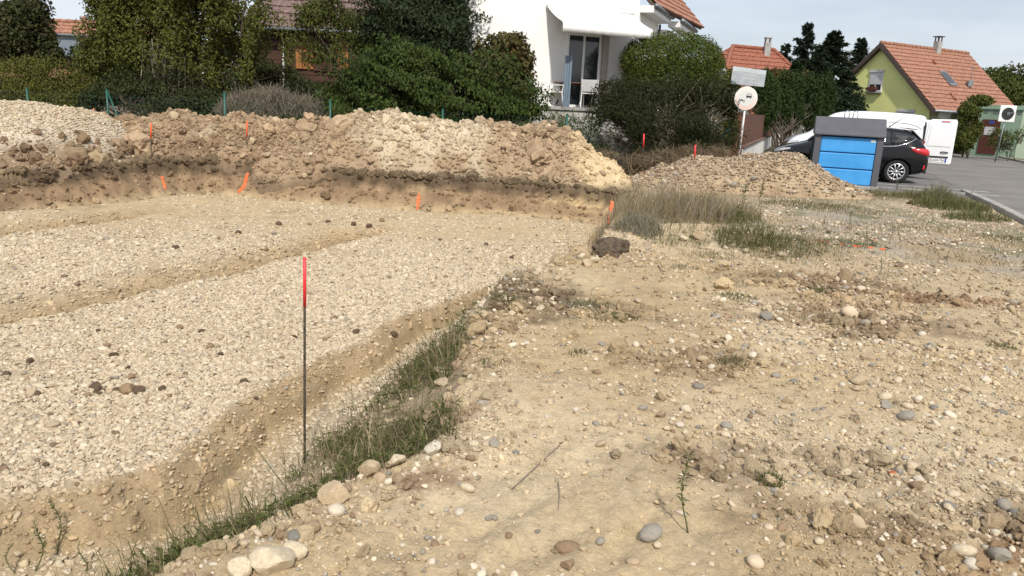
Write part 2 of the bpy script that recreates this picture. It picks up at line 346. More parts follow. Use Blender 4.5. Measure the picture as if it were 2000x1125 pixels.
# verge strip of earth and grass along the road, beyond the far kerb
M_VERGE = mat('verge_grass', (.13, .125, .055), .95, .35, 4, .6, 50)
m = MB(); m.prism([along(10, 6.28, -.06), along(10, 8.2, -.06), along(70, 8.2, -.06), along(70, 6.28, -.06)], (0, 0, .1)); tag(m.build('verge', M_VERGE), kind='structure')

# ------------------------------------------------------------------ roofs and walls
def tile_roof(house, org, e0, e1, r1, r0, n, mt, under, tiles=40, wave=.03, step=.05, thick=.12):
    """roof plane e0-e1 (eave) to r0-r1 (ridge); one object per course of tiles"""
    e0, e1, r0, r1 = map(Vector, (e0, e1, r0, r1)); nrm = (e1 - e0).cross(r0 - e0).normalized()
    if nrm.z < 0: nrm = -nrm
    b = MB(); b.prism([e0, e1, r1, r0], -nrm * thick); roof = b.build('roof', under, house, org)
    for k in range(n):
        a, c = k / n, (k + 1) / n + .012
        A0 = e0.lerp(r0, a); A1 = e1.lerp(r1, a); B0 = e0.lerp(r0, min(c, 1)); B1 = e1.lerp(r1, min(c, 1))
        cnt = max(6, int(tiles * (A1 - A0).length / max(.1, (e1 - e0).length))); V = []; F = []
        seg = cnt * 3
        for i in range(seg + 1):
            t = i / seg; h = wave * (.5 + .5 * math.cos(2 * math.pi * t * cnt)); dn = (A0 - B0).normalized() * (.03 + .02 * math.cos(2 * math.pi * t * cnt) + .01 * math.sin(i * 12.9 + k))
            V += [A0.lerp(A1, t) + dn + nrm * .004, A0.lerp(A1, t) + dn + nrm * (step + h), B0.lerp(B1, t) + nrm * (.006 + h)]
            if i: q = 3 * i; F += [(q - 3, q, q + 1, q - 2), (q - 2, q + 1, q + 2, q - 1)]
        rb = MB(); rb.add(V, F); rb.build('tile_row', mt, roof, org)
    return roof
def ridge_caps(house, org, a, b, mt, n=16, r=.11):
    a, b = Vector(a), Vector(b); rb = MB()
    for k in range(n):
        p, q = a.lerp(b, k / n), a.lerp(b, (k + 1.06) / n); rb.path([p, q], [r * 1.08, r * .92], 8)
    return rb.build('ridge_tiles', mt, house, org, smooth=True)
def window(house, org, c, d, nrm, w, h, frame, glass, shutter=None, sh_frac=.7, sill=None, mull=1, proud=.03):
    """c centre, d along the wall, nrm outwards"""
    c, d, nrm = Vector(c), Vector(d).normalized(), Vector(nrm).normalized(); up = Vector((0, 0, 1))
    def slab(u0, u1, v0, v1, o0, o1):
        P = [c + d * u0 + up * v0 + nrm * o0, c + d * u1 + up * v0 + nrm * o0, c + d * u1 + up * v1 + nrm * o0, c + d * u0 + up * v1 + nrm * o0]
        return (P, nrm * (o1 - o0))
    fr = MB(); t = .07
    fr.prism(*slab(-w / 2, -w / 2 + t, -h / 2, h / 2, -.02, proud)); fr.prism(*slab(w / 2 - t, w / 2, -h / 2, h / 2, -.02, proud))
    fr.prism(*slab(-w / 2 + t, w / 2 - t, h / 2 - t, h / 2, -.02, proud)); fr.prism(*slab(-w / 2 + t, w / 2 - t, -h / 2, -h / 2 + t, -.02, proud))
    for k in range(mull): x = -w / 2 + w * (k + 1) / (mull + 1); fr.prism(*slab(x - t / 2, x + t / 2, -h / 2 + t, h / 2 - t, -.02, proud - .004))
    f = fr.build('window', frame, house, org)
    for k in range(mull + 1):
        x0 = -w / 2 + w * k / (mull + 1) + t * .6; x1 = -w / 2 + w * (k + 1) / (mull + 1) - t * .6
        g = MB(); g.prism(*slab(x0, x1, -h / 2 + t * .8, h / 2 - t * .8, -.015, proud - .02)); g.build('pane', glass, f, org)
    if shutter:
        s_ = MB(); n = max(4, int(h * sh_frac / .09)); y1 = h / 2 - .02; dz = h * sh_frac / n
        for k in range(n): s_.prism(*slab(-w / 2 + .05, w / 2 - .05, y1 - (k + 1) * dz + .006, y1 - k * dz, proud + .003, proud + .02))
        s_.prism(*slab(-w / 2, w / 2, h / 2, h / 2 + .14, 0, proud + .07)); s_.build('roller_shutter', shutter, f, org)
    if sill:
        s_ = MB(); s_.prism(*slab(-w / 2 - .08, w / 2 + .08, -h / 2 - .1, -h / 2 - .005, -.01, .2)); s_.build('sill', sill, f, org)
    return f
M_GLASS = mat('window_glass', (.02, .024, .03), .08, .3, 1.0, spec=.8)
M_WHITE = mat('white_frame', (.78, .78, .76), .5, .04, 4)
M_SHUT = mat('shutter_grey', (.55, .55, .54), .6, .06, 3)
M_CONC = mat('grey_concrete', (.33, .32, .30), .9, .2, 3, .3, 40)
M_ZINC = mat('zinc_gutter', (.23, .25, .27), .5, .15, 4, metal=.6)
M_REND = mat('white_render', (.84, .83, .80), .95, .04, 1.2, .25, 130)
M_TILE_O = mat('orange_tiles', (.29, .125, .078), .85, .3, 7, .3, 60, col2=(.38, .19, .125))
M_TILE_R = mat('red_tiles', (.27, .085, .05), .88, .35, 9, .3, 60, col2=(.36, .14, .085))
M_TILE_B = mat('brown_tiles', (.15, .095, .085), .85, .25, 6, .3, 60, col2=(.205, .14, .125))
M_TILE_D = mat('dark_brown_tiles', (.085, .05, .042), .9, .25, 6, .3, 60)
M_DARKWOOD = mat('dark_eaves_wood', (.07, .048, .036), .8, .2, 8)
M_ROOFUND = mat('roof_battens', (.10, .07, .055), .9, .2, 6)
M_TIMBER = mat('chalet_boards', (.060, .022, .012), .75, .35, 6, .3, 30)
M_SHUTWOOD = mat('orange_brown_shutter', (.30, .115, .03), .6, .3, 7)

# ---- white house with awning (27 m off)
FZ = 1.64                                                # terrace floor
cr = gy(1233, 207, 26.0); W_ORG = (cr[0] - 3, cr[1], 0.0)
wd = Vector((math.sin(math.radians(68)), math.cos(math.radians(68)), 0)); wnr = Vector((wd.y, -wd.x, 0))
C_R = Vector((cr[0], cr[1], 0))
lv = ray(1044, 130); tl = None                          # left end of the awning wall, on its own plane
tt = (C_R.x * wnr.x + C_R.y * wnr.y) / (lv[0] * wnr.x + lv[1] * wnr.y); C_L = Vector((lv[0] * tt, lv[1] * tt, 0))
ld = Vector((-.97, .24, 0)); C_LL = C_L + ld * 2.3
sd = Vector((math.sin(math.radians(20)), math.cos(math.radians(20)), 0)); snr = Vector((sd.y, -sd.x, 0))
hw = thing('house', 'white rendered house with a terrace and a white fabric awning', 'house', W_ORG)
up = Vector((0, 0, 1))
mw = MB(); mw.prism([C_LL, C_L, C_R, C_R + wd * .02 + Vector((-.3, 7, 0)), C_LL + Vector((-.2, 8, 0))], (0, 0, 7.6)); mw.build('wall', M_REND, hw, W_ORG)
# side wing with stepped eaves, receding behind the corner
S0 = C_R + wd * .12 + Vector((.0, .55, 0)); S1 = S0 + sd * 3.4; S1b = S1 + snr * .35; S2 = S1b + sd * 3.8
mw = MB(); mw.prism([S0, S1, S1 - snr * 4, S0 - snr * 2.5], (0, 0, 4.9)); mw.build('side_wall', M_REND, hw, W_ORG)
mw = MB(); mw.prism([S1b + sd * .02, S2, S2 - snr * 4.5, S1b + sd * .02 - snr * 3], (0, 0, 4.55)); mw.build('side_wall', M_REND, hw, W_ORG)
ez = 4.75; ov = .45
mw = MB(); mw.prism([S0 + up * ez, S1 + up * ez, S1 + snr * ov + up * ez, S0 + snr * ov + up * ez], (0, 0, .22)); mw.build('soffit', M_WHITE, hw, W_ORG)
mw = MB(); mw.prism([S1b + sd * .03 + up * (ez - .1), S2 + up * (ez - .1), S2 + snr * ov + up * (ez - .1), S1b + sd * .03 + snr * ov + up * (ez - .1)], (0, 0, .2)); mw.build('soffit', M_WHITE, hw, W_ORG)
g = MB(); g.path([S0 + snr * (ov + .06) + up * (ez + .22), S1 + snr * (ov + .06) + up * (ez + .22)], .08, 8); g.path([S1b + snr * (ov + .06) + up * (ez + .12), S2 + snr * (ov + .06) + up * (ez + .12)], .08, 8); g.build('gutter', M_ZINC, hw, W_ORG, smooth=True)
g = MB(); g.path([S1 + snr * .06 + up * .2, S1 + snr * .06 + up * (ez - .02)], .045, 8); g.build('downpipe', M_ZINC, hw, W_ORG, smooth=True)
rr = -snr * 3.0 + up * 3.2
tile_roof(hw, W_ORG, S0 + snr * ov + up * (ez + .26), S2 + snr * (ov + .3) + up * (ez + .26), S2 + snr * (ov + .3) + up * (ez + .26) + rr, S0 + snr * ov + up * (ez + .26) + rr, 14, M_TILE_O, M_ROOFUND, 24)
# glazed door
def on_wall(px, z):                                     # point of the awning wall seen at px
    v = ray(px, 130); t = (C_R.x * wnr.x + C_R.y * wnr.y) / (v[0] * wnr.x + v[1] * wnr.y); return Vector((v[0] * t, v[1] * t, z))
dl, dr = on_wall(1104, 0), on_wall(1170, 0); dc = (dl + dr) / 2; dw = (dr - dl).length
window(hw, W_ORG, dc + up * (FZ + 1.12), wd, wnr, dw, 2.24, M_WHITE, M_GLASS, None, mull=1, proud=.05)
pj = on_wall(1173, 0); mw = MB(); mw.prism([pj + wnr * .0 + up * FZ, pj + wd * .2 + up * FZ, pj + wd * .2 + wnr * .1 + up * FZ, pj + wnr * .1 + up * FZ], (0, 0, 2.3)); mw.build('door_jamb', mat('taupe_jamb', (.40, .36, .31), .8), hw, W_ORG)
# terrace
T_N = 24.3; ta, tb = gy(1000, 207, T_N), gy(1330, 207, T_N + .4)
terr = thing('terrace', 'raised concrete terrace with a pale retaining wall below the awning', 'terrace', (ta[0], T_N, 0))
t_org = terr.location.copy()
mt_ = MB(); mt_.prism([(ta[0], T_N, FZ - .1), (tb[0], T_N + .4, FZ - .1), (C_R.x + 2, C_R.y - .05, FZ - .1), (C_R.x, C_R.y - .05, FZ - .1), (C_L.x, C_L.y - .06, FZ - .1), (C_LL.x, C_LL.y - .06, FZ - .1)], (0, 0, .1)); mt_.build('floor_slab', M_CONC, terr, t_org)
mt_ = MB(); mt_.prism([(ta[0], T_N + .06, -.1), (tb[0], T_N + .46, -.1), (tb[0], T_N + .66, -.1), (ta[0], T_N + .26, -.1)], (0, 0, FZ - .002)); mt_.build('retaining_wall', mat('pale_cement', (.42, .41, .385), .95, .2, 2, .2, 30), terr, t_org)
# awning
M_AWN = mat('awning_fabric', (.82, .82, .80), .9, .03, 2, .1, 200)
aw = thing('awning', 'extended white fabric awning with a straight valance over the glass door', 'awning', on_wall(1140, FZ + 2.75))
a_org = aw.location.copy()
al, ar = on_wall(1059, FZ + 2.95), on_wall(1226, FZ + 2.95); pr = 1.25; dz = -.55
fl, frr = al + wnr * pr + up * dz, ar + wnr * pr + up * dz
af = MB(); V = []; F = []
for i in range(13):
    t = i / 12
    for j in range(5):
        s_ = j / 4; p = (al.lerp(ar, t)).lerp(fl.lerp(frr, t), s_) - up * .05 * math.sin(math.pi * s_) * (1 + .3 * math.sin(t * 9)); V.append(p + wnr * .08)
        if i and j: F.append(((i - 1) * 5 + j - 1, i * 5 + j - 1, i * 5 + j, (i - 1) * 5 + j))
af.add(V, F); o = af.build('fabric', M_AWN, aw, a_org, True); sdm = o.modifiers.new('solid', 'SOLIDIFY'); sdm.thickness = .012
av = MB(); V = []; F = []
for i in range(49):
    t = i / 48; p = fl.lerp(frr, t) + wnr * (.10 + .006 * math.sin(i * 1.4)); V += [p + up * .0, p - up * (.27 + .006 * math.sin(i * 1.1))]
    if i: F.append((2 * i - 2, 2 * i, 2 * i + 1, 2 * i - 1))
av.add(V, F); o = av.build('valance', M_AWN, aw, a_org, True); sdm = o.modifiers.new('solid', 'SOLIDIFY'); sdm.thickness = .01
ac = MB(); ac.path([al + wnr * .09 + up * .02, ar + wnr * .09 + up * .02], .085, 10); ac.build('cassette', M_WHITE, aw, a_org, True)
ac = MB(); ac.path([fl + wnr * .07 - up * .02, frr + wnr * .07 - up * .02], .035, 8); ac.build('front_bar', M_WHITE, aw, a_org, True)
for q in (.12, .88):
    e = (al.lerp(ar, q)) + wnr * .1 - up * .05; k_ = (al.lerp(ar, q * .7 + .15)) + wnr * .65 - up * .42; n_ = fl.lerp(frr, q) - up * .04
    ac = MB(); ac.path([e, k_, n_], .025, 6); ac.build('folding_arm', M_WHITE, aw, a_org)
# closed parasol and its grey post
M_CREAM = mat('cream_cloth', (.66, .63, .54), .9, .1, 6)
pp = gy(1022, 207, 25.6); pb = (pp[0], 25.6, FZ)
pa = thing('parasol', 'closed cream parasol standing upright against the white house wall', 'parasol', pb)
m = MB(); m.path([(0, 0, 0), (0, 0, 3.05)], .025, 8); m.build('pole', M_ZINC, pa, smooth=True)
m = MB(); V = []; F = []; n = 20
for j, (z, r) in enumerate([(1.15, .17), (1.6, .20), (2.2, .15), (2.7, .10), (2.98, .05), (3.02, .015)]):
    for k in range(n): th = 2 * math.pi * k / n; q = r * (1 + .22 * (k % 2)); V.append((q * math.cos(th), q * math.sin(th), z))
    if j: F += [((j - 1) * n + k, (j - 1) * n + (k + 1) % n, j * n + (k + 1) % n, j * n + k) for k in range(n)]
m.add(V, F); m.build('canopy', M_CREAM, pa, smooth=True)
m = MB(); m.box((0, 0, .04), (.5, .5, .08)); m.build('base', M_CONC, pa, bevel=.01)
ps = gy(1013, 207, 25.75); m = MB(); m.box((ps[0], 25.8, FZ + 1.55), (.09, .14, 3.1)); m.prism([(ps[0] - .045, 25.73, FZ + 3.1), (ps[0] + .045, 25.73, FZ + 3.1), (ps[0], 25.73, FZ + 3.2)], (0, .14, 0)); tag(m.build('wooden_post', mat('weathered_post', (.30, .27, .23), .9), None, (ps[0], 25.8, FZ)), 'weathered grey upright post beside the closed parasol', 'post')
# folded side screen
M_SCR = mat('slate_blue_metal', (.14, .19, .245), .5, .08, 4)
sp = gy(1105, 207, 24.45); sc_ = thing('wind_screen', 'tall slate blue folded wind screen at the edge of the terrace', 'wind screen', (sp[0], 24.5, FZ))
for k in range(3): m = MB(); m.box((-.07 + .075 * k, .03 * (k % 2), .76), (.07, .10, 1.52)); m.build('panel', M_SCR, sc_, bevel=.008)
m = MB(); m.path([(-.15, -.04, .9), (-.18, -.06, .9), (-.18, -.06, .72), (-.15, -.04, .72)], .012, 6); m.build('handle', M_SCR, sc_)
# garden table and chairs
M_TAB = mat('dark_red_wood', (.10, .035, .02), .5, .2, 8)
tp = gy(1130, 207, 25.0); tb_ = thing('garden_table', 'dark red wooden garden table behind the wind screen', 'table', (tp[0] + .05, 25.2, FZ))
for k in range(5): m = MB(); m.box((0, -.4 + .2 * k, .73), (1.75, .185, .035)); m.build('slat', M_TAB, tb_, bevel=.006)
for sx in (-.62, .62):
    for sy in (-.32, .32): m = MB(); m.path([(sx + .12, sy, .0), (sx - .05, sy, .71)], .032, 6); m.build('leg', M_TAB, tb_)
    m = MB(); m.path([(sx - .15, -.34, .05), (sx + .1, .34, .65)], .025, 6); m.build('brace', M_TAB, tb_)
def chair(px, y, rz, label):
    p = gy(px, 207, y); c = thing('garden_chair', label, 'chair', (p[0], y, FZ), rz, 'white garden chairs on the terrace')
    m = MB(); m.box((0, 0, .43), (.5, .46, .03)); m.build('seat', M_WHITE, c, bevel=.008)
    m = MB(); m.box((0, .24, .66), (.46, .03, .36), rx=-.15); m.build('backrest', M_SHUT, c, bevel=.008)
    for sx in (-.25, .25):
        m = MB(); m.path([(sx, -.24, 0), (sx, -.20, .42), (sx, -.2, .63)], .018, 6); m.build('leg', M_WHITE, c)
        m = MB(); m.path([(sx, .27, 0), (sx, .2, .43), (sx, .29, .86)], .018, 6); m.build('leg', M_WHITE, c)
        m = MB(); m.box((sx, .02, .64), (.05, .5, .025)); m.build('armrest', M_WHITE, c)
chair(1088, 24.8, -1.9, 'white garden chair at the end of the table, left of the wind screen')
chair(1118, 25.75, .0, 'white garden chair between the table and the glass door')
chair(1152, 24.75, 2.9, 'white garden chair with grey back at the front of the garden table')
chair(1172, 25.2, 1.7, 'white garden chair half hidden by the privet bush')

# ---- chalet behind the trees
cy = 31.0; ce0, ce1 = gy(548, 42, cy), gy(770, 78, cy - .6); Z0 = (ce0[2] + ce1[2]) / 2
ch = thing('chalet', 'dark brown timber chalet with a brown tiled roof behind the trees', 'house', ((ce0[0] + ce1[0]) / 2, cy + 3, 0)); o_ = ch.location.copy()
x0, x1 = ce0[0] - 1.4, ce1[0] + 2.0
for k in range(16): 
    m = MB(); zz = k * .26; m.box(((x0 + x1) / 2, cy + .75, zz + .13), (x1 - x0, .12, .25)); m.build('wall_board', M_TIMBER, ch, o_, bevel=.02)
m = MB(); m.box(((x0 + x1) / 2, cy + 4, 2.0), (x1 - x0 - .1, 6.3, 4.0)); m.build('wall', M_TIMBER, ch, o_)
tile_roof(ch, o_, (ce0[0] - 1.6, cy + .1, Z0 + .05), (ce1[0] + 2.4, cy + .1, Z0 + .05), (ce1[0] + 2.4, cy + 4.2, Z0 + 3.7), (ce0[0] - .2, cy + 4.2, Z0 + 3.7), 13, M_TILE_B, M_DARKWOOD, 34, .05, .06)
m = MB(); m.path([(ce0[0] - 1.6, cy + .02, Z0), (ce1[0] + 2.4, cy + .02, Z0)], .07, 8); m.build('gutter', M_ZINC, ch, o_, True)
for px_, w_, mt2, py_ in ((595, .72, M_SHUTWOOD, 105), (665, .62, M_SHUTWOOD, 108), (635, .95, M_TIMBER, 110)):
    p = gy(px_, py_, cy + .62); m = MB()
    for k in range(5): m.box((p[0] - w_ / 2 + w_ * (k + .5) / 5, cy + .64, p[2]), (w_ / 5 - .012, .05, 1.15))
    m.build('shutter', mt2, ch, o_)
p = gy(552, 110, cy + .5); m = MB(); m.box((p[0], cy + .6, 2.6), (.07, .07, 1.6)); m.build('white_post', M_WHITE, ch, o_)

# ---- orange roofed house far left
ly = 42.0; la, lb = gy(60, 40, ly), gy(330, 52, ly); lr = thing('house', 'far house with an orange tiled roof seen between the left trees', 'house', (la[0] + 4, ly + 4, 0)); o_ = lr.location.copy()
tile_roof(lr, o_, (la[0] - 5, ly - 3.4, 1.7), (lb[0], ly - 3.4, 1.7), (lb[0], ly, la[2]), (la[0] - 5, ly, la[2]), 15, M_TILE_R if False else M_TILE_O, M_ROOFUND, 40)
m = MB(); m.box(((la[0] - 5 + lb[0]) / 2, ly + 1.5, .95), (lb[0] - la[0] + 4, 7.6, 1.9)); m.build('wall', mat('dull_beige_render', (.20, .17, .13), .95), lr, o_)
p = gy(150, 88, ly - 2.6); m = MB(); m.box((p[0], ly - 2.9, p[2] - .1), (1.5, 1.2, .95)); dm = m.build('dormer', mat('slate_blue_cladding', (.16, .19, .23), .6), lr, o_)
m = MB(); m.box((p[0], ly - 2.95, p[2] + .42), (1.8, 1.5, .08)); m.build('dormer_roof', M_ZINC, dm, o_)
p = gy(165, 42, ly); m = MB(); m.box((p[0], ly, p[2]), (.18, .18, .5)); m.build('roof_vent', M_TILE_O, lr, o_)
ridge_caps(lr, o_, (la[0] - 5, ly, la[2] + .05), (lb[0], ly, la[2] + .05), M_TILE_O, 30)

# ---- red half-hipped house
ry = 48.0; A = gy(1431, 92, ry); B = gy(1511, 99, ry + 1.2); rz_ = (A[2] + B[2]) / 2
rh = thing('house', 'house with a red half hipped tile roof and a slim grey chimney behind the hedge', 'house', ((A[0] + B[0]) / 2, ry + 1, 0)); o_ = rh.location.copy()
ra, rb_ = Vector((A[0], ry, rz_)), Vector((B[0], ry + 1.2, rz_)); rd = (rb_ - ra).normalized(); rn = Vector((rd.y, -rd.x, 0))
dn = rn * 4.2 - up * 4.0
v_ = .31; k0 = ra + dn * v_ - rd * 1.3; k1 = rb_ + dn * v_ + rd * 2.6 * v_
tile_roof(rh, o_, ra + dn - rd * 1.3, rb_ + dn + rd * 2.6, k1, k0, 10, M_TILE_R, M_ROOFUND, 36)
tile_roof(rh, o_, k0, k1, rb_, ra, 5, M_TILE_R, M_ROOFUND, 30)
hl0, hl1 = k0, ra - rn * 1.3 - rd * 1.3 - up * 1.24
tile_roof(rh, o_, hl1, hl0, ra + up * .02, ra + up * .02 - rn * .05, 5, M_TILE_R, M_ROOFUND, 12)
m = MB(); m.prism([ra + dn * .98 - rd * 1.0 - up * .15, ra + dn * .33 - rd * 1.0 - up * .15, ra - rn * 1.3 - rd * 1.0 - up * 1.4, ra - rn * 4 - rd * 1.0 - up * 4, ra - rn * 4 - rd * 1.0 - up * (rz_ + .1), ra + dn * .98 - rd * 1.0 - up * (rz_ - 4 + .2)], rd * 6.0); m.build('wall', mat('cream_render', (.55, .52, .45), .95), rh, o_)
for a_, b_ in ((ra, rb_), (k0, ra + dn - rd * 1.3), (rb_, rb_ + dn + rd * 2.6), (ra, hl0)): ridge_caps(rh, o_, a_ + up * .06, b_ + up * .06, M_TILE_R, 14, .12)
p = gy(1495, 97, ry + .9); m = MB(); m.box((p[0], ry + .6, p[2] - .2), (.34, .34, 1.2)); c_ = m.build('chimney', M_CONC, rh, o_)
m = MB(); m.box((p[0], ry + .6, p[2] + .66), (.42, .42, .05)); [m.box((p[0] + sx * .13, ry + .6 + sy * .13, p[2] + .52), (.07, .07, .26)) for sx in (-1, 1) for sy in (-1, 1)]; m.build('chimney_cap', M_CONC, c_, o_)

# ---- dark roofed house beyond
dy = 72.0; A = gy(1672, 143, dy); B = gy(1735, 147, dy); dh = thing('house', 'distant house with a dark brown tiled roof and a tall aerial', 'house', (A[0], dy, 0)); o_ = dh.location.copy()
tile_roof(dh, o_, (A[0] - 3.0, dy - 4.5, A[2] - 3.6), (B[0] + 3, dy - 4.5, A[2] - 3.6), (B[0], dy, A[2]), (A[0], dy, A[2]), 10, M_TILE_D, M_ROOFUND, 24)
m = MB(); m.box((A[0] + 2, dy, 1.2), (9, 8.5, 2.4)); m.build('wall', M_REND, dh, o_)
p = gy(1662, 138, dy); m = MB(); m.box((p[0] + .3, dy, p[2] - .3), (.6, .6, 1.2)); m.build('chimney', mat('cream_chimney', (.5, .45, .33), .9), dh, o_)
p = gy(1686, 145, dy - .3); m = MB(); m.path([(p[0], dy - .3, p[2] - .5), (p[0] + .2, dy - .3, p[2] + 2.4)], .03, 5); [m.path([(p[0] + .14 - w, dy - .3, p[2] + h_), (p[0] + .14 + w, dy - .3, p[2] + h_ - .05)], .02, 4) for h_, w in ((2.2, .7), (1.9, .5), (1.6, .35), (1.0, .5))]; m.build('aerial', M_ZINC, dh, o_)

# ---- yellow gabled house
M_YEL = mat('lime_yellow_render', (.72, .74, .29), .95, .05, .8, .15, 90); M_OLIVE = mat('olive_render', (.30, .29, .18), .95, .06, 1)
Y_R = Vector(gy(1812, 240, 46.0)); Y_R.z = 0
yd = Vector((-math.sin(math.radians(29)), math.cos(math.radians(29)), 0)); yr = Vector((math.sin(math.radians(61)), math.cos(math.radians(61)), 0)); yn = -yr
GW, YL, EZ, RZ = 7.4, 8.2, 2.75, 6.15; Y_L = Y_R + yd * GW; Y_M = (Y_R + Y_L) / 2
yh = thing('house', 'lime yellow gabled house with an orange tiled roof and roller shutters', 'house', Y_M + yr * 4); o_ = yh.location.copy()
m = MB(); m.prism([Y_R - up * .1, Y_L - up * .1, Y_L + up * EZ, Y_M + up * (RZ - .12), Y_R + up * EZ], yr * YL); m.build('wall', M_YEL, yh, o_)
ypn = Vector((yd.x, yd.y, 0)) * -1                       # outward on the road side
m = MB(); m.prism([Y_R + yr * .03 + ypn * .012 - up * .1, Y_R + yr * 3.5 + ypn * .012 - up * .1, Y_R + yr * 3.5 + ypn * .012 + up * EZ, Y_R + yr * .03 + ypn * .012 + up * EZ], ypn * .03); m.build('porch_wall', M_OLIVE, yh, o_)
og = .45; sl = (RZ - EZ) / (GW / 2)
for sgn, base in ((-1, Y_R), (1, Y_L)):
    e0 = base + yd * sgn * og - up * og * sl + up * (EZ + .1) - yr * .3; e1 = e0 + yr * (YL + .6); r0 = Y_M + up * (RZ + .1) - yr * .3; r1 = r0 + yr * (YL + .6)
    rf = tile_roof(yh, o_, e0, e1, r1, r0, 16, M_TILE_O, M_DARKWOOD, 36, .03, .06, .16)
    m = MB(); m.prism([e0 - yr * .03 + up * .04, r0 - yr * .03 + up * .04, r0 - yr * .03 - up * .26, e0 - yr * .03 - up * .26], -yr * .05); m.build('bargeboard', M_DARKWOOD, yh, o_)
    if sgn == -1:
        m = MB(); m.path([e0 - ypn * -.06 - up * .05, e1 - ypn * -.06 - up * .05], .08, 8); m.build('gutter', M_ZINC, yh, o_, True); SF = (e0, e1, r0, r1)
        nr_ = (e1 - e0).cross(r0 - e0).normalized(); nr_ = nr_ if nr_.z > 0 else -nr_
ridge_caps(yh, o_, Y_M + up * (RZ + .14) - yr * .3, Y_M + up * (RZ + .14) + yr * (YL + .3), M_TILE_O, 24, .12)
def on_roof(u, v): e0, e1, r0, r1 = SF; return (e0.lerp(e1, u)).lerp(r0.lerp(r1, u), v)
def roof_quad(u0, u1, v0, v1, h, name, mt2, t=.06): m = MB(); m.prism([on_roof(u0, v0) + nr_ * h, on_roof(u1, v0) + nr_ * h, on_roof(u1, v1) + nr_ * h, on_roof(u0, v1) + nr_ * h], nr_ * t); return m.build(name, mt2, yh, o_)
sk = roof_quad(.40, .475, .38, .60, .06, 'skylight', M_ZINC, .08); m = MB(); m.prism([on_roof(.41, .42) + nr_ * .145, on_roof(.465, .42) + nr_ * .145, on_roof(.465, .58) + nr_ * .145, on_roof(.41, .58) + nr_ * .145], nr_ * .01); m.build('pane', M_GLASS, sk, o_)
roof_quad(.425, .44, .73, .78, .05, 'roof_vent', M_TILE_R, .12); roof_quad(.31, .33, .16, .26, .04, 'roof_step', M_TILE_R, .1)
cb = on_roof(.60, .965); m = MB(); m.box((cb.x, cb.y, cb.z + .2), (.36, .36, .9), rz=.4); c_ = m.build('chimney', M_CONC, yh, o_)
m = MB(); m.box((cb.x, cb.y, cb.z + .93), (.5, .5, .05), rz=.4); [m.box((cb.x + .18 * math.cos(a), cb.y + .18 * math.sin(a), cb.z + .78), (.06, .06, .28)) for a in (1.19, 2.76, 4.33, 5.9)]; m.build('chimney_cap', M_DARKWOOD, c_, o_)
ab = on_roof(.62, .38); m = MB(); m.path([ab, ab + up * 1.3], .02, 5); m.path([ab + up * 1.25 - yr * .35, ab + up * 1.2 + yr * .35], .015, 4); m.box(ab + up * .3, (.3, .25, .35)); m.build('aerial', M_ZINC, yh, o_)
M_FLOW = mat('window_plants', (.09, .03, .02), .9, .5, 20)
gw_ = Y_R + yd * (GW * .56)
w1 = window(yh, o_, Y_R + yd * (GW * .52) + up * 4.0 + yn * .01, yd, yn, .95, 1.15, M_WHITE, M_GLASS, M_SHUT, .62, M_CONC)
m = MB(); [m.box(Y_R + yd * (GW * .52 + random.Random(k).uniform(-.3, .4)) + yn * .2 + up * (3.5 + random.Random(k + 9).uniform(0, .14)), (.17, .17, .17), rz=k) for k in range(14)]; m.build('flower_box', M_FLOW, w1, o_)
window(yh, o_, Y_R + yd * (GW * .20) + up * 1.65 + yn * .01, yd, yn, 1.15, 1.25, M_WHITE, M_GLASS, M_SHUT, .72, M_CONC)
window(yh, o_, Y_R + yr * 1.35 + ypn * .05 + up * 1.6, yr, ypn, 1.15, 1.3, M_WHITE, M_GLASS, M_WHITE, .9, M_CONC)
window(yh, o_, Y_R + yr * 2.95 + ypn * .05 + up * 1.6, yr, ypn, .7, 1.3, M_WHITE, M_GLASS, M_WHITE, .9, M_CONC)

# ---- pale green garage building
M_GRN = mat('pale_green_render', (.24, .34, .25), .95, .1, 1.5, .2, 60); M_GRN2 = mat('light_green_render', (.50, .60, .46), .95, .05, 1)
gA, gB = gy(1893, 240, 45.5), gy(2060, 250, 42.0); gd = Vector((gB[0] - gA[0], gB[1] - gA[1], 0)); gl = gd.length; gd.normalize(); gn = Vector((gd.y, -gd.x, 0)); G0 = Vector((gA[0], gA[1], 0))
gr = thing('garage', 'pale green flat roofed garage with a dark red door across the road', 'garage', G0 + gd * 3); o_ = gr.location.copy()
m = MB(); m.prism([G0, G0 + gd * (gl * .62), G0 + gd * (gl * .62) - gn * 5, G0 - gn * 5], (0, 0, 2.85)); m.build('wall', M_GRN, gr, o_)
m = MB(); m.prism([G0 + gd * (gl * .62), G0 + gd * (gl + 4), G0 + gd * (gl + 4) - gn * 5, G0 + gd * (gl * .62) - gn * 5], (0, 0, 2.75)); m.build('wall', M_GRN2, gr, o_)
m = MB(); m.prism([G0 - gd * .05 + gn * .08 + up * 2.62, G0 + gd * (gl * .64) + gn * .08 + up * 2.62, G0 + gd * (gl * .64) - gn * .02 + up * 2.62, G0 - gd * .05 - gn * .02 + up * 2.62], (0, 0, .06)); m.build('ledge', M_GRN, gr, o_)
M_RDOOR = mat('dark_red_door', (.085, .022, .014), .6, .15, 5)
def gpt(px, z): v = ray(px, 240); t = (G0.x * gn.x + G0.y * gn.y) / (v[0] * gn.x + v[1] * gn.y); return Vector((v[0] * t, v[1] * t, z))
a_, b_ = gpt(1919, .15), gpt(1955, .15); m = MB(); m.prism([a_, b_, b_ + up * 1.9, a_ + up * 1.9], gn * .05); dr_ = m.build('door', M_RDOOR, gr, o_)
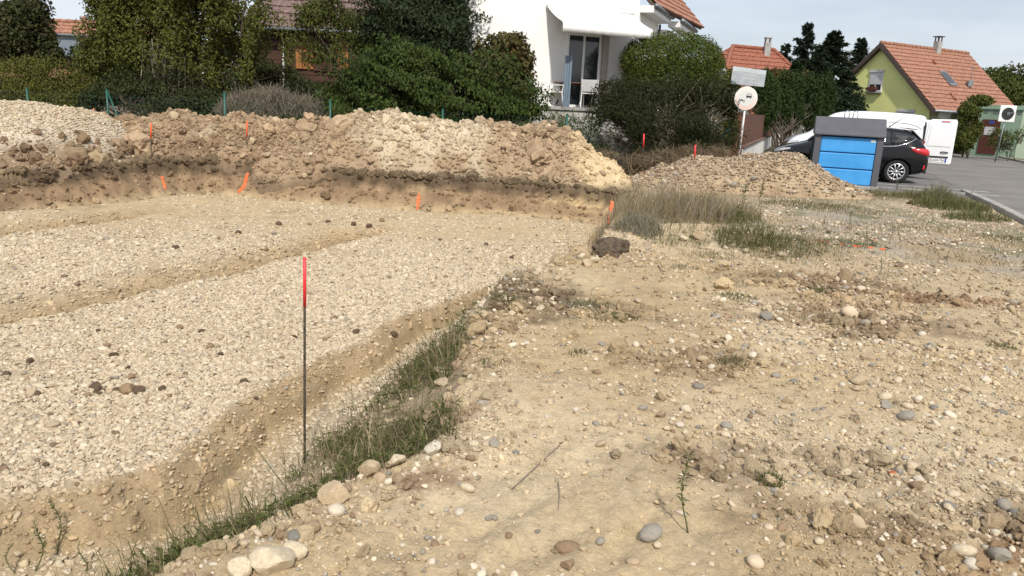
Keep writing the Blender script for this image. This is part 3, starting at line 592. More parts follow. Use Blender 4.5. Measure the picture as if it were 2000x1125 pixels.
m = MB(); m.prism([a_.lerp(b_, .2) + up * 1.05 + gn * .052, a_.lerp(b_, .8) + up * 1.05 + gn * .052, a_.lerp(b_, .8) + up * 1.5 + gn * .052, a_.lerp(b_, .2) + up * 1.5 + gn * .052], gn * .01); m.build('pane', M_SHUT, dr_, o_)
m = MB(); m.prism([a_.lerp(b_, .38) + up * 1.66 + gn * .052, a_.lerp(b_, .66) + up * 1.66 + gn * .052, a_.lerp(b_, .66) + up * 1.84 + gn * .052, a_.lerp(b_, .38) + up * 1.84 + gn * .052], gn * .008); m.build('blue_plate', mat('blue_plate', (.04, .07, .25), .4), dr_, o_)
for p0, p1 in ((1918, 1926), (1937, 1950), (1984, 1992)):
    a_, b_ = gpt(p0, 2.38), gpt(p1, 2.38); m = MB(); m.prism([a_, b_, b_ + up * .17, a_ + up * .17], gn * .02); m.build('vent_opening', mat('vent_grey', (.13, .16, .14), .8), gr, o_)
# far right grey gate between stone pillars
gp = hit(1962, 304); gq = hit(1998, 312)
ga = thing('garden_gate', 'dark grey panel gate beside a stone pillar across the road', 'gate', along(27, 6.6, 0)); o_ = ga.location.copy(); M_DG = mat('anthracite_panel', (.055, .055, .065), .5, .08, 3)
for k in range(5): m = MB(); m.prism([along(21.6, 6.75, .12 + .24 * k), along(26.2, 6.75, .12 + .24 * k), along(26.2, 6.8, .12 + .24 * k), along(21.6, 6.8, .12 + .24 * k)], (0, 0, .23)); m.build('panel', M_DG, ga, o_)
m = MB(); m.prism([along(26.25, 6.5, -.05), along(26.75, 6.5, -.05), along(26.75, 6.95, -.05), along(26.25, 6.95, -.05)], (0, 0, 1.45)); m.build('pillar', mat('rubble_pillar', (.36, .34, .30), .95, .4, 14, .8, 18), ga, o_, bevel=.02)

# ---- brown board fence on a white wall
M_BRN = mat('red_brown_boards', (.125, .052, .032), .75, .25, 6, .3, 30); M_WWALL = mat('whitewashed_wall', (.70, .69, .65), .95, .12, 2.5, .3, 40, col2=(.78, .77, .74))
f0, f1 = gz(1447, 328), gz(1510, 283); F0 = Vector((f0[0], f0[1], 0)); F1 = Vector((f1[0], f1[1], 0)); fd = (F1 - F0).normalized(); fn = Vector((fd.y, -fd.x, 0)); FLn = (F1 - F0).length
fe = thing('board_fence', 'red brown vertical board fence on a low whitewashed wall', 'fence', F0); o_ = F0.copy()
m = MB(); m.prism([F0, F1, F1 - fn * .2, F0 - fn * .2], (0, 0, .62)); m.build('base_wall', M_WWALL, fe, o_)
m = MB(); m.prism([F0 + up * .62 + fn * .05 - fd * .03, F1 + up * .62 + fn * .05, F1 + up * .62 - fn * .25, F0 + up * .62 - fn * .25 - fd * .03], (0, 0, .07)); m.build('coping', mat('brown_coping', (.14, .085, .065), .9), fe, o_, bevel=.01)
nb = int(FLn / .17)
bm_ = MB(); bm_.prism([Vector((0, 0, 0)), Vector((.155, 0, 0)), Vector((.155, .03, 0)), Vector((0, .03, 0))], (0, 0, .98)); ob = bm_.build('board', M_BRN, fe); bme = ob.data; bpy.data.objects.remove(ob)
ang = math.atan2(fd.y, fd.x)
for k in range(nb):
    q = fd * (k * .17) - fn * .08; b = link('board', bme, fe, (q.x, q.y, .69)); b.rotation_euler = (0, 0, ang); b.scale.z = 1 + .008 * math.sin(k * 3.3)
m = MB(); [m.prism([F0 + fd * .0 - fn * .14 + up * z, F1 - fn * .14 + up * z, F1 - fn * .19 + up * z, F0 - fn * .19 + up * z], (0, 0, .09)) for z in (.85, 1.45)]; m.build('rail', M_BRN, fe, o_)
m = MB(); m.box(F0 + Vector((-.35, -.02, .86)), (.62, .035, 1.72)); [m.box(F0 + Vector((-.6 + .16 * k, -.05, .86)), (.145, .02, 1.7)) for k in range(4)]; m.build('end_panel', M_BRN, fe, o_)

# ---- green wire mesh fence in front of the hedges
M_GPOST = mat('green_post', (.012, .085, .062), .45, .1, 5)
FY = 21.2
fence = thing('mesh_fence', 'green wire mesh fence with slim posts behind the spoil heaps', 'fence', (0, FY, 0))
for px_, top in ((-60, 165), (52, 172), (208, 175), (438, 180), (645, 196), (865, 214), (1108, 224)):
    p = gy(px_, top, FY); zt = min(max(p[2], 1.2), 1.62); m = MB(); m.path([(p[0], FY, -.05), (p[0], FY, zt)], .03, 8); m.path([(p[0], FY, zt), (p[0], FY, zt + .02)], .034, 8); m.build('post', M_GPOST, fence, (0, FY, 0), True)
p = gy(208, 175, FY)
for dx in (.55, ): m = MB(); m.path([(p[0] + .02, FY, 1.45), (p[0] + dx, FY - .1, .1)], .022, 8); m.build('brace', M_GPOST, fence, (0, FY, 0), True)
xs0, xs1 = gy(-150, 200, FY)[0], gy(1180, 200, FY)[0]; m = MB()
for k in range(9): m.path([(xs0, FY - .01, .12 + k * .15), (xs1, FY - .01, .12 + k * .15)], .0022, 3, False)
n_ = int((xs1 - xs0) / .12)
for k in range(n_): m.path([(xs0 + k * .12, FY - .012, .08), (xs0 + k * .12, FY - .012, 1.36)], .0022, 3, False)
m.build('wire_mesh', M_GPOST, fence, (0, FY, 0))
fp = thing('fence_post', 'green corner fence post with a slanting brace beside the road sign', 'post', (F0.x - .75, F0.y - .9, 0)); q = fp.location
m = MB(); m.path([(0, 0, -.05), (0, 0, 1.35)], .032, 8); m.build('post', M_GPOST, fp, smooth=True)
m = MB(); m.path([(0, 0, 1.25), (-.95, -.35, .05)], .026, 8); m.build('brace', M_GPOST, fp, smooth=True)
# green rail far behind the cars
p = gy(1512, 238, 50); q = gy(1640, 246, 50); rl = thing('rail_fence', 'thin green metal rail fence in front of the dark conifers', 'fence', (p[0], 50, 0)); o_ = rl.location.copy()
for zz in (1.35, .75): m = MB(); m.path([(p[0] - 1, 50, zz), (q[0], 50, zz)], .03, 6); m.build('rail', M_GPOST, rl, o_)
for k in range(7): x_ = p[0] - 1 + (q[0] - p[0] + 1) * k / 6; m = MB(); m.path([(x_, 50, -.05), (x_, 50, 1.4)], .035, 6); m.build('post', M_GPOST, rl, o_)

# ------------------------------------------------------------------ blue container
M_BLUE = mat('blue_panel_paint', (.04, .30, .70), .5, .1, 2.5, .06, 60, col2=(.06, .335, .74)); M_GREYP = mat('grey_container_paint', (.085, .085, .098), .55, .1, 3, .08, 50)
M_DGREEN = mat('dark_green_side', (.02, .05, .04), .6, .15, 4)
cA = gz(1579, 363, -.008); _v = ray(1712, 369); _d = np.array([math.cos(.33), -math.sin(.33)]); _w = (cA[0] * _v[1] - cA[1] * _v[0]) / (_d[1] * _v[0] - _d[0] * _v[1]); cB = cA + np.array([_d[0], _d[1], 0]) * _w
cd_ = Vector((cB[0] - cA[0], cB[1] - cA[1], 0)); cw = cd_.length; cang = math.atan2(cd_.y, cd_.x)
ct = thing('recycling_container', 'blue and grey steel recycling container with a sloping lid and lifting hooks', 'container', (cA[0], cA[1], -.008), cang)
CW, CD, CHB = cw, 1.35, 1.27                              # front is y=0, depth goes +y
m = MB(); m.box((CW / 2, CD / 2, .05), (CW + .06, CD + .04, .1)); m.build('base_frame', M_CONC, ct, bevel=.01)
for x_ in (.075, CW - .075): m = MB(); m.prism([(x_ - .075, 0, .1), (x_ + .075, 0, .1), (x_ + .075, 0, CHB + .02), (x_ - .075, 0, CHB + .02)], (0, .14, 0)); m.build('corner_post', M_GREYP, ct, bevel=.008)
ph = (CHB - .1) / 3 + .0
for k in range(3):
    z0 = .11 + k * (CHB - .1) / 3; m = MB(); m.box((CW / 2, .06, z0 + ph / 2 - .012), (CW - .305, .06, ph - .024)); m.build('blue_panel', M_BLUE, ct, bevel=.018)
m = MB(); m.box((CW / 2, .11, CHB / 2 + .05), (CW - .30, .03, CHB - .1)); m.build('front_backing', mat('panel_groove_blue', (.012, .09, .27), .6), ct)
m = MB(); m.prism([(.004, .15, .1), (.004, CD, .1), (.004, CD, CHB), (.004, .15, CHB)], (.03, 0, 0)); m.build('side_panel', M_DGREEN, ct); m = MB(); m.prism([(CW - .004, .15, .1), (CW - .004, CD, .1), (CW - .004, CD, CHB), (CW - .004, .15, CHB)], (-.03, 0, 0)); m.build('side_panel', M_DGREEN, ct)
for k in range(4): m = MB(); m.box((-.012, .25 + .28 * k, CHB / 2), (.03, .05, CHB - .15)); m.build('side_rib', M_DGREEN, ct)
m = MB(); m.box((CW / 2, CD - .02, CHB / 2 + .05), (CW - .02, .03, CHB - .1)); m.build('back_panel', M_GREYP, ct)
m = MB(); m.prism([(-.03, -.05, CHB + .02), (-.03, CD + .05, CHB + .02), (-.03, CD + .05, CHB + .08), (-.03, CD * .66, CHB + .47), (-.03, CD * .34, CHB + .47), (-.03, -.05, CHB + .08)], (CW + .06, 0, 0)); m.build('lid', M_GREYP, ct, bevel=.012)
m = MB(); m.box((CW / 2, -.055, CHB + .045), (CW + .05, .025, .04)); m.build('lid_rim', M_GREYP, ct, bevel=.006)
for x_ in (CW * .44, CW * .57):
    m = MB(); m.path([(x_ - .055, CD * .5, CHB + .46), (x_ - .055, CD * .5, CHB + .57), (x_ - .035, CD * .5, CHB + .625), (x_, CD * .5, CHB + .645), (x_ + .035, CD * .5, CHB + .625), (x_ + .055, CD * .5, CHB + .57), (x_ + .055, CD * .5, CHB + .46)], .011, 6); m.build('lifting_hook', M_ZINC, ct, smooth=True)
m = MB(); m.box((CW - .235, .026, CHB - .07), (.11, .004, .055)); m.build('sticker', M_WHITE, ct)

# ------------------------------------------------------------------ vehicles
def car_paint(name, col, rough=.22, coat=.6): return mat(name, col, rough, .04, 1.5, coat=coat)
M_BLACK = mat('black_car_paint', (.006, .0065, .008), .07, .04, 1.5, spec=.4); M_VAN = car_paint('white_van_paint', (.80, .81, .82), .3, .4); M_BRONZE = car_paint('bronze_car_paint', (.075, .055, .042), .3, .6)
M_CGLASS = mat('car_glass', (.012, .016, .018), .04, .3, 1, spec=.9); M_RUB = mat('tyre_rubber', (.012, .012, .012), .85, .2, 10); M_RIM = mat('alloy_rim', (.62, .63, .65), .3, .05, 4, metal=.7)
M_BLKP = mat('black_plastic', (.015, .015, .016), .6, .2, 8); M_REDL = mat('red_lamp', (.55, .012, .015), .12, .2, 12, spec=.7, coat=.8); M_CHROME = mat('chrome_trim', (.7, .71, .73), .15, .02, 4, metal=.9); M_LAMP = mat('headlamp_glass', (.45, .47, .5), .1, .4, 9, spec=.8, coat=.8)
def loft_body(name, st, mt2, parent, arches, wr, open_rear=False):
    """st rows: x, z_bottom, z_belt, z_top, half width, half width of roof"""
    st = np.array(st, float); rings = []
    for x, zb, zl, zt, w, wt in st:
        half = [(0, zb), (w * .80, zb), (w * .96, zb + .07), (w, zb + (zl - zb) * .45), (w * .985, zl - .04), (w * .955, zl)]
        up_ = [(w * .955 + (wt - w * .955) * .5, zl + (zt - zl) * .5), (wt + .0, zt - min(.07, (zt - zl) * .3)), (wt * .86, zt - min(.015, (zt - zl) * .1)), (0, zt)]
        pts = half + up_; ring = [(x, y, z) for y, z in pts] + [(x, -y, z) for y, z in pts[-2:0:-1]]; rings.append(ring)
    k = len(rings[0]); V = [p for r in rings for p in r]; F = []
    for i in range(len(rings) - 1):
        F += [(i * k + j, i * k + (j + 1) % k, (i + 1) * k + (j + 1) % k, (i + 1) * k + j) for j in range(k)]
    if not open_rear: F.append(tuple(range(k - 1, -1, -1)))
    F.append(tuple(range((len(rings) - 1) * k, len(rings) * k)))
    me = bpy.data.meshes.new(name); me.from_pydata(V, [], F); me.update()
    bmm = bmesh.new(); bmm.from_mesh(me); bmesh.ops.recalc_face_normals(bmm, faces=bmm.faces); bmm.to_mesh(me); bmm.free()
    tmp = bpy.data.objects.new('tmp', me); COL.objects.link(tmp); sb = tmp.modifiers.new('s', 'SUBSURF'); sb.levels = 2; sb.render_levels = 2
    cuts = []
    for ax in arches:
        cb_ = MB(); cb_.path([(ax, -1.3, wr), (ax, 1.3, wr)], wr + .055, 28); co = cb_.build('cut', None); cuts.append(co)
        bo = tmp.modifiers.new('b', 'BOOLEAN'); bo.object = co; bo.operation = 'DIFFERENCE'; bo.solver = 'EXACT' if not open_rear else 'FAST'
    dg = bpy.context.evaluated_depsgraph_get(); dg.update()
    out = bpy.data.meshes.new_from_object(tmp.evaluated_get(dg)); out.name = name
    bpy.data.objects.remove(tmp)
    for c in cuts: bpy.data.objects.remove(c)
    out.materials.clear(); out.materials.append(mt2); out.polygons.foreach_set('use_smooth', [True] * len(out.polygons))
    o = link('body', out, parent)
    try:
        out.set_sharp_from_angle(angle=math.radians(38))
    except Exception: pass
    return o
def interp_st(st, x): st = np.array(st, float); return [np.interp(x, st[:, 0], st[:, i]) for i in range(1, 6)]
def glass_side(name, st, xs, lo, hi, side, mt2, parent, off=.004, nz_=4):
    """a pane wrapped on the flank between belt+lo and top-hi"""
    V = []; F = []
    for i, (x, l, h) in enumerate(zip(xs, lo, hi)):
        zb, zl, zt, w, wt = interp_st(st, x)
        for j in range(nz_ + 1):
            z = l + (h - l) * j / nz_; t = np.clip((z - zl) / max(zt - .06 - zl, .05), 0, 1); y = (w * .955) * (1 - t) + wt * t; V.append((x, side * (y + off), z))
        if i:
            q = (nz_ + 1)
            for j in range(nz_): F.append(((i - 1) * q + j, i * q + j, i * q + j + 1, (i - 1) * q + j + 1))
    g_ = MB(); g_.add(V, F); o = g_.build(name, mt2, parent, smooth=True); sm = o.modifiers.new('solid', 'SOLIDIFY'); sm.thickness = .008; sm.offset = 0
    return o
def wheel(parent, x, y, r, side, spokes=10):
    w_ = bpy.data.objects.new('wheel', None)
    m = MB(); n = 32; V = []; F = []; prof = [(r * .70, -.09), (r * .93, -.10), (r, -.075), (r, .075), (r * .93, .10), (r * .70, .085), (r * .66, .05)]
    for i in range(n):
        th = 2 * math.pi * i / n; V += [(q * math.cos(th), side * d, q * math.sin(th)) for q, d in prof]
    k = len(prof)
    for i in range(n): F += [(i * k + j, i * k + j + 1, ((i + 1) % n) * k + j + 1, ((i + 1) % n) * k + j) for j in range(k - 1)]
    m.add(V, F); ty = m.build('wheel', M_RUB, parent, smooth=True); ty.location = (x, y, r)
    m = MB(); 
    for i in range(spokes):
        th = 2 * math.pi * i / spokes; c, s_ = math.cos(th), math.sin(th); m.path([(c * r * .12, side * .06, s_ * r * .12), (c * r * .66, side * .075, s_ * r * .66)], [r * .055, r * .062], 5)
    V = []; F = []
    for i in range(n):
        th = 2 * math.pi * i / n; V += [(q * math.cos(th), side * d, q * math.sin(th)) for q, d in ((r * .60, .03), (r * .63, .08), (r * .70, .09), (r * .71, .03))]
    for i in range(n): F += [(i * 4 + j, i * 4 + j + 1, ((i + 1) % n) * 4 + j + 1, ((i + 1) % n) * 4 + j) for j in range(3)]
    m.add(V, F); m.path([(0, side * .03, 0), (0, side * .085, 0)], r * .15, 12); m.build('rim', M_RIM, ty, smooth=True)
    m = MB(); m.path([(0, side * -.05, 0), (0, side * .015, 0)], r * .66, 20); m.build('brake_disc', M_BLKP, ty)
    bpy.data.objects.remove(w_)
    return ty
def car_pose(rear, front, L):
    d = Vector((front[0] - rear[0], front[1] - rear[1], 0)).normalized(); c = Vector((rear[0], rear[1], 0)) + d * L / 2
    return (c.x, c.y, -.008), math.atan2(d.y, d.x)
# local frame: +x forwards, +y left (the flank the camera sees)
HATCH = [(-2.03, .42, .62, .70, .62, .50), (-1.98, .33, .72, .86, .74, .62), (-1.90, .28, .90, 1.02, .81, .66), (-1.72, .24, .96, 1.22, .845, .62), (-1.50, .2, .975, 1.40, .86, .60), (-1.35, .19, .97, 1.445, .865, .61), (-.8, .18, .95, 1.475, .868, .62), (-.2, .18, .93, 1.485, .868, .62), (.2, .18, .91, 1.46, .868, .61), (.5, .18, .90, 1.37, .868, .60), (.8, .18, .88, 1.16, .866, .62), (1.08, .18, .86, .965, .86, .66), (1.5, .19, .79, .885, .84, .62), (1.85, .22, .68, .77, .78, .55), (2.0, .28, .56, .64, .68, .5), (2.04, .36, .48, .52, .56, .45)]
HATCH0 = HATCH; HATCH = [(x * 1.05, zb * 1.05, zl * 1.05, zt * 1.05, w * 1.03, wt * 1.03) for x, zb, zl, zt, w, wt in HATCH]
def hatchback(name, label, rear, front, st, L, paint, ax=(-1.25, 1.24), wr=.31, light=True, antenna=True):
    K_ = L / 4.07; KY_ = 1.03; st0 = st; loc, ang_ = car_pose(rear, front, L); c = thing(name, label, 'car', loc, ang_)
    loft_body(name + '_body', st, paint, c, ax, wr)
    for a in ax:
        wheel(c, a, .74, wr, 1); wheel(c, a, -.74, wr, -1)
        m = MB(); m.path([(a, -.60, wr), (a, .60, wr)], wr + .05, 24); m.build('wheel_well', M_BLKP, c)
    st = HATCH0
    for sd_ in (1, -1):
        xs = np.linspace(-.12, .66, 9); glass_side('front_window', st, xs, [.955] * 9, np.interp(xs, [-.12, .2, .48, .66], [1.38, 1.36, 1.24, 1.02]), sd_, M_CGLASS, c)
        xs = np.linspace(-.98, -.18, 7); glass_side('rear_window', st, xs, np.interp(xs, [-.98, -.18], [1.0, .965]), np.interp(xs, [-.98, -.18], [1.355, 1.385]), sd_, M_CGLASS, c)
        xs = np.linspace(-1.62, -1.03, 7); glass_side('quarter_window', st, xs, np.interp(xs, [-1.62, -1.3, -1.03], [1.16, 1.06, 1.005]), np.interp(xs, [-1.62, -1.5, -1.03], [1.22, 1.285, 1.35]), sd_, M_CGLASS, c)
        V = []
        for x in np.linspace(-1.64, .75, 22):
            zb, zl, zt, w, wt = interp_st(st, x); z = np.interp(x, [-1.64, -1.45, -1.2, -1.0, .75], [1.20, 1.08, .99, .965, .93]); t = max(0, (z - zl) / max(zt - .06 - zl, .05)); V.append((x, sd_ * (w * .955 * (1 - t) + wt * t + .006), z))
        m = MB(); m.path(V, .011, 6); m.build('chrome_strip', M_CHROME, c, smooth=True)
        for hx in (-.72, .28): m = MB(); zb, zl, zt, w, wt = interp_st(st, hx); m.path([(hx - .11, sd_ * w * .985, .845), (hx - .07, sd_ * (w + .018), .85), (hx + .07, sd_ * (w + .018), .845), (hx + .11, sd_ * w * .985, .835)], .017, 6); m.build('door_handle', paint, c, smooth=True)
        m = MB(); V = []; F = []                          # tail lamp wraps the rear corner
        for i, (x, zl_, zh) in enumerate([(-1.52, .90, .93), (-1.65, .83, .955), (-1.80, .79, .96), (-1.915, .77, .94), (-1.975, .77, .88)]):
            zb, z1, zt, w, wt = interp_st(st, x)
            for z in (zl_, (zl_ + zh) / 2, zh):
                t = np.clip((z - zb) / (z1 - zb), 0, 1); V.append((x - .006, sd_ * (w * (1.0 - .03 * t) + .012), z))
            if i: F += [(3 * i - 3 + j, 3 * i + j, 3 * i + j + 1, 3 * i - 2 + j) for j in (0, 1)]
        m.add(V, F); o = m.build('tail_lamp', M_REDL, c, smooth=True); sm = o.modifiers.new('solid', 'SOLIDIFY'); sm.thickness = .03; sm.offset = 0
        m = MB(); m.box((-1.90, sd_ * .745, .47), (.05, .09, .13)); m.build('reflector', M_REDL, c, bevel=.015)
        m = MB(); V = []; F = []
        for i, (x, zl_, zh) in enumerate([(1.50, .74, .775), (1.66, .69, .765), (1.80, .65, .73), (1.92, .60, .665)]):
            zb, z1, zt, w, wt = interp_st(st, x)
            for z in (zl_, (zl_ + zh) / 2, zh): V.append((x, sd_ * (w * .985 + .006), z))
            if i: F += [(3 * i - 3 + j, 3 * i + j, 3 * i + j + 1, 3 * i - 2 + j) for j in (0, 1)]
        m.add(V, F); o = m.build('headlight', M_LAMP, c, smooth=True); sm = o.modifiers.new('solid', 'SOLIDIFY'); sm.thickness = .03; sm.offset = 0
        m = MB(); m.box((.82, sd_ * .95, .99), (.12, .16, .12)); m.build('mirror', paint, c, bevel=.03)
    m = MB(); m.prism([(.52, -.52, 1.37), (.52, .52, 1.37), (1.06, .60, .985), (1.06, -.60, .985)], (.010, 0, .018)); m.build('windscreen', M_CGLASS, c)
    m = MB(); m.prism([(-1.52, -.5, 1.40), (-1.52, .5, 1.40), (-1.86, .56, 1.09), (-1.86, -.56, 1.09)], (-.022, 0, .016)); m.build('rear_screen', M_CGLASS, c)
    m = MB(); m.prism([(-1.34, -.56, 1.448), (-1.34, .56, 1.448), (-1.64, .54, 1.425), (-1.64, -.54, 1.425)], (0, 0, .022)); m.build('spoiler', paint, c, bevel=.008)
    m = MB(); m.box((-1.98, 0, .36), (.06, 1.1, .14)); m.build('lower_bumper', M_BLKP, c, bevel=.02)
    if antenna: m = MB(); m.path([(-1.0, 0, 1.47), (-1.05, 0, 1.50), (-1.36, 0, 1.76)], [.02, .012, .005], 6); m.build('antenna', M_BLKP, c)
    if st is not None:
        for ch_ in c.children:
            if ch_.name.split('.')[0] not in ('body', 'wheel', 'wheel_well'): ch_.scale = (K_, KY_, K_)
    return c
hatchback('hatchback_car', 'shiny black hatchback with chrome window line parked beside the blue container', (11.7, 22.5), (7.83, 23.75), HATCH, 4.27, M_BLACK, (-1.3125, 1.302), .325)
SUV = [(x * 1.02, zb + .06, zl * 1.22, zt * 1.2, w * 1.0, wt * 1.0) for x, zb, zl, zt, w, wt in HATCH]
hatchback('family_car', 'bronze brown car mostly hidden behind the white van', (13.8, 27.6), (9.75, 29.3), SUV, 4.3, M_BRONZE, (-1.32, 1.33), .33, antenna=False)
# white van with its rear door open
VAN = [(x, zb, zl * 1.06, zt * 1.075, w, wt) for x, zb, zl, zt, w, wt in [(-2.16, .30, 1.02, 1.70, .84, .70), (-2.13, .26, 1.03, 1.78, .87, .73), (-2.0, .24, 1.03, 1.81, .89, .74), (-1.2, .22, 1.03, 1.84, .90, .75), (-.3, .22, 1.02, 1.845, .90, .75), (.30, .22, 1.0, 1.80, .90, .74), (.62, .22, .98, 1.68, .90, .72), (.90, .22, .97, 1.38, .895, .72), (1.12, .22, .97, 1.15, .885, .72), (1.4, .23, .92, 1.07, .865, .68), (1.65, .26, .82, .97, .81, .6), (1.80, .30, .66, .80, .72, .52), (1.86, .38, .5, .56, .6, .46)]]
loc, ang_ = car_pose((12.6, 24.75), (8.6, 26.2), 4.3); van = thing('delivery_van', 'white delivery van with its rear door swung open', 'van', loc, ang_)
loft_body('van_body', VAN, M_VAN, van, (-1.32, 1.15), .32, open_rear=True)
for a in (-1.32, 1.15):
    wheel(van, a, .76, .32, 1, 8); wheel(van, a, -.76, .32, -1, 8); m = MB(); m.path([(a, -.62, .32), (a, .62, .32)], .37, 24); m.build('wheel_well', M_BLKP, van)
m = MB(); bx_ = (-2.12, .5, -.70, .70, .50, 1.66); x0, x1, y0, y1, z0, z1 = bx_
m.quad((x0, y0, z0), (x1, y0, z0), (x1, y1, z0), (x0, y1, z0)); m.quad((x0, y0, z1), (x1, y0, z1), (x1, y1, z1), (x0, y1, z1)); m.quad((x0, y0, z0), (x1, y0, z0), (x1, y0, z1), (x0, y0, z1)); m.quad((x0, y1, z0), (x1, y1, z0), (x1, y1, z1), (x0, y1, z1)); m.quad((x1, y0, z0), (x1, y1, z0), (x1, y1, z1), (x1, y0, z1)); m.build('cargo_lining', mat('dark_cargo_lining', (.05, .05, .055), .8), van)
m = MB(); m.box((-2.14, .80, 1.08), (.05, .08, 1.15)); m.box((-2.14, -.80, 1.08), (.05, .08, 1.15)); m.box((-2.14, 0, 1.69), (.05, 1.5, .07)); m.build('door_seal', M_BLKP, van, bevel=.01)
m = MB(); m.box((-2.17, 0, .40), (.14, 1.62, .2)); m.build('rear_bumper', M_BLKP, van, bevel=.04)
for sd_ in (1, -1): m = MB(); m.box((-2.13, sd_ * .86, .98), (.1, .07, .42)); m.build('tail_lamp', M_REDL, van, bevel=.02)
def van_door(hx, hy, ang2, name, full=True):
    d = bpy.data.objects.new(name, None)
    W_, Z0_, Z1_ = .80, .52, 1.84
    # local door frame: u from hinge outwards, outside face towards +n
    du = Vector((math.cos(ang2), math.sin(ang2), 0)); dn_ = Vector((du.y, -du.x, 0)); H0 = Vector((hx, hy, 0))
    def P(u, z, o=0): return H0 + du * u + dn_ * o + Vector((0, 0, z))
    m = MB(); m.prism([P(0, Z0_), P(W_ - .02, Z0_ - .01), P(W_, Z0_ + .05), P(W_, Z1_ - .06), P(W_ - .05, Z1_), P(.10, Z1_ - .02), P(.04, Z1_ - .12), P(0, 1.1)], dn_ * .06); do = m.build(name, M_VAN, van, bevel=.02)
    m = MB(); m.prism([P(.08, 1.03, .062), P(W_ - .07, 1.03, .062), P(W_ - .06, Z1_ - .18, .062), P(.13, Z1_ - .20, .062)], dn_ * .012); m.build('pressed_panel', M_VAN, do, bevel=.01)
    m = MB(); m.prism([P(.38, Z1_ - .085, .062), P(.60, Z1_ - .085, .062), P(.60, Z1_ - .06, .062), P(.38, Z1_ - .06, .062)], dn_ * .012); m.build('brake_light', M_REDL, do)
    m = MB(); m.path([P(.48, .86, .07), P(.52, .875, .10), P(.62, .87, .10), P(.68, .855, .07)], .018, 6); m.build('handle', M_BLKP, do, smooth=True)
    m = MB(); m.prism([P(.1, .70, .062), P(.7, .70, .062), P(.7, .745, .062), P(.1, .745, .062)], dn_ * .03); m.build('trim_bar', M_BLKP, do, bevel=.008)
    m = MB(); m.prism([P(.15, .565, .064), P(.67, .565, .064), P(.67, .675, .064), P(.15, .675, .064)], dn_ * .006); pl = m.build('number_plate', M_WHITE, do)
    mb_ = mat('plate_blue', (.02, .06, .42), .4)
    for u in (.15, .623): m = MB(); m.prism([P(u, .566, .0705), P(u + .047, .566, .0705), P(u + .047, .674, .0705), P(u, .674, .0705)], dn_ * .002); m.build('plate_band', mb_, pl)
    cu = bpy.data.curves.new('plate_text', 'FONT'); cu.body = 'EJ-624-TN'; cu.size = .098; cu.align_x = 'CENTER'; cu.align_y = 'CENTER'; cu.extrude = .001
    to = bpy.data.objects.new('tmp', cu); COL.objects.link(to); dg = bpy.context.evaluated_depsgraph_get(); dg.update(); tm = bpy.data.meshes.new_from_object(to.evaluated_get(dg)); bpy.data.objects.remove(to)
    tm.materials.append(M_BLKP); tob = link('plate_text', tm, pl)
    c_ = P(.41, .62, .0725); xa = -du if (-du).cross(Vector((0, 0, 1))).dot(dn_) > 0 else du
    tob.matrix_local = Matrix(((xa.x, 0, dn_.x, c_.x), (xa.y, 0, dn_.y, c_.y), (0, 1, 0, c_.z), (0, 0, 0, 1))); tob.scale = (.92, 1, 1)
    bpy.data.objects.remove(d)
    return do
van_door(-2.17, .84, math.pi + .12 * -1, 'rear_door')
m = MB(); m.prism([(-2.16, -.84, .46), (-2.78, -1.15, .46), (-2.78, -1.15, 1.8), (-2.16, -.84, 1.8)], (.02, -.05, 0)); m.build('rear_door', M_VAN, van, bevel=.015)
for sd_ in (1, -1):
    xs = np.linspace(.2, .92, 8); glass_side('cab_window', VAN, xs, [1.06] * 8, np.interp(xs, [.2, .5, .75, .92], [1.62, 1.58, 1.40, 1.18]), sd_, M_CGLASS, van)
    m = MB(); V = []; F = []
    for i, (x, zl_, zh) in enumerate([(1.30, .92, .97), (1.46, .80, .98), (1.60, .72, .93), (1.74, .70, .82)]):
        zb, z1, zt, w, wt = interp_st(VAN, x)
        for z in (zl_, (zl_ + zh) / 2, zh): V.append((x, sd_ * (w * .985 + .01), z))
        if i: F += [(3 * i - 3 + j, 3 * i + j, 3 * i + j + 1, 3 * i - 2 + j) for j in (0, 1)]
    m.add(V, F); o = m.build('headlight', M_LAMP, van, smooth=True); sm = o.modifiers.new('solid', 'SOLIDIFY'); sm.thickness = .03; sm.offset = 0
    m = MB(); m.path([(1.3, sd_ * .87, .38), (1.68, sd_ * .81, .40), (1.80, sd_ * .72, .42)], .05, 6); m.build('side_trim', M_BLKP, van, smooth=True)
m = MB(); m.prism([(.68, -.60, 1.74), (.68, .60, 1.74), (1.12, .66, 1.15), (1.12, -.66, 1.15)], (.012, 0, .016)); m.build('windscreen', M_CGLASS, van)
m = MB(); V = [(-2.06, .80, 1.50), (-1.9, .795, 1.60), (-1.6, .79, 1.66), (-.2, .785, 1.70), (.3, .785, 1.68)]; m.path([(x, y - .002, z) for x, y, z in V], .008, 5); m.build('roof_seam', M_SHUT, van)

# ------------------------------------------------------------------ signs and stakes
sb_ = gy(1443, 300, 22.6); sx_, sy_ = sb_[0], 22.6
sg = thing('road_sign', 'round no motor vehicles sign under a faded grey notice board on a white pole', 'sign', (sx_, sy_, 0), 0)
tp_ = gy(1464, 150, 22.6); lean = (tp_[0] - sx_) / (tp_[2] - sb_[2]) * .55
M_POLE = mat('white_pole', (.75, .75, .73), .5, .06, 6)
def SP(z, y=0, x=0): return (lean * z + x, y, z)
b0 = gy(1443, 300, 22.6)[0] - sx_; 
m = MB(); m.path([SP(-.1), SP(2.95)], .03, 10); m.build('pole', M_POLE, sg, smooth=True)
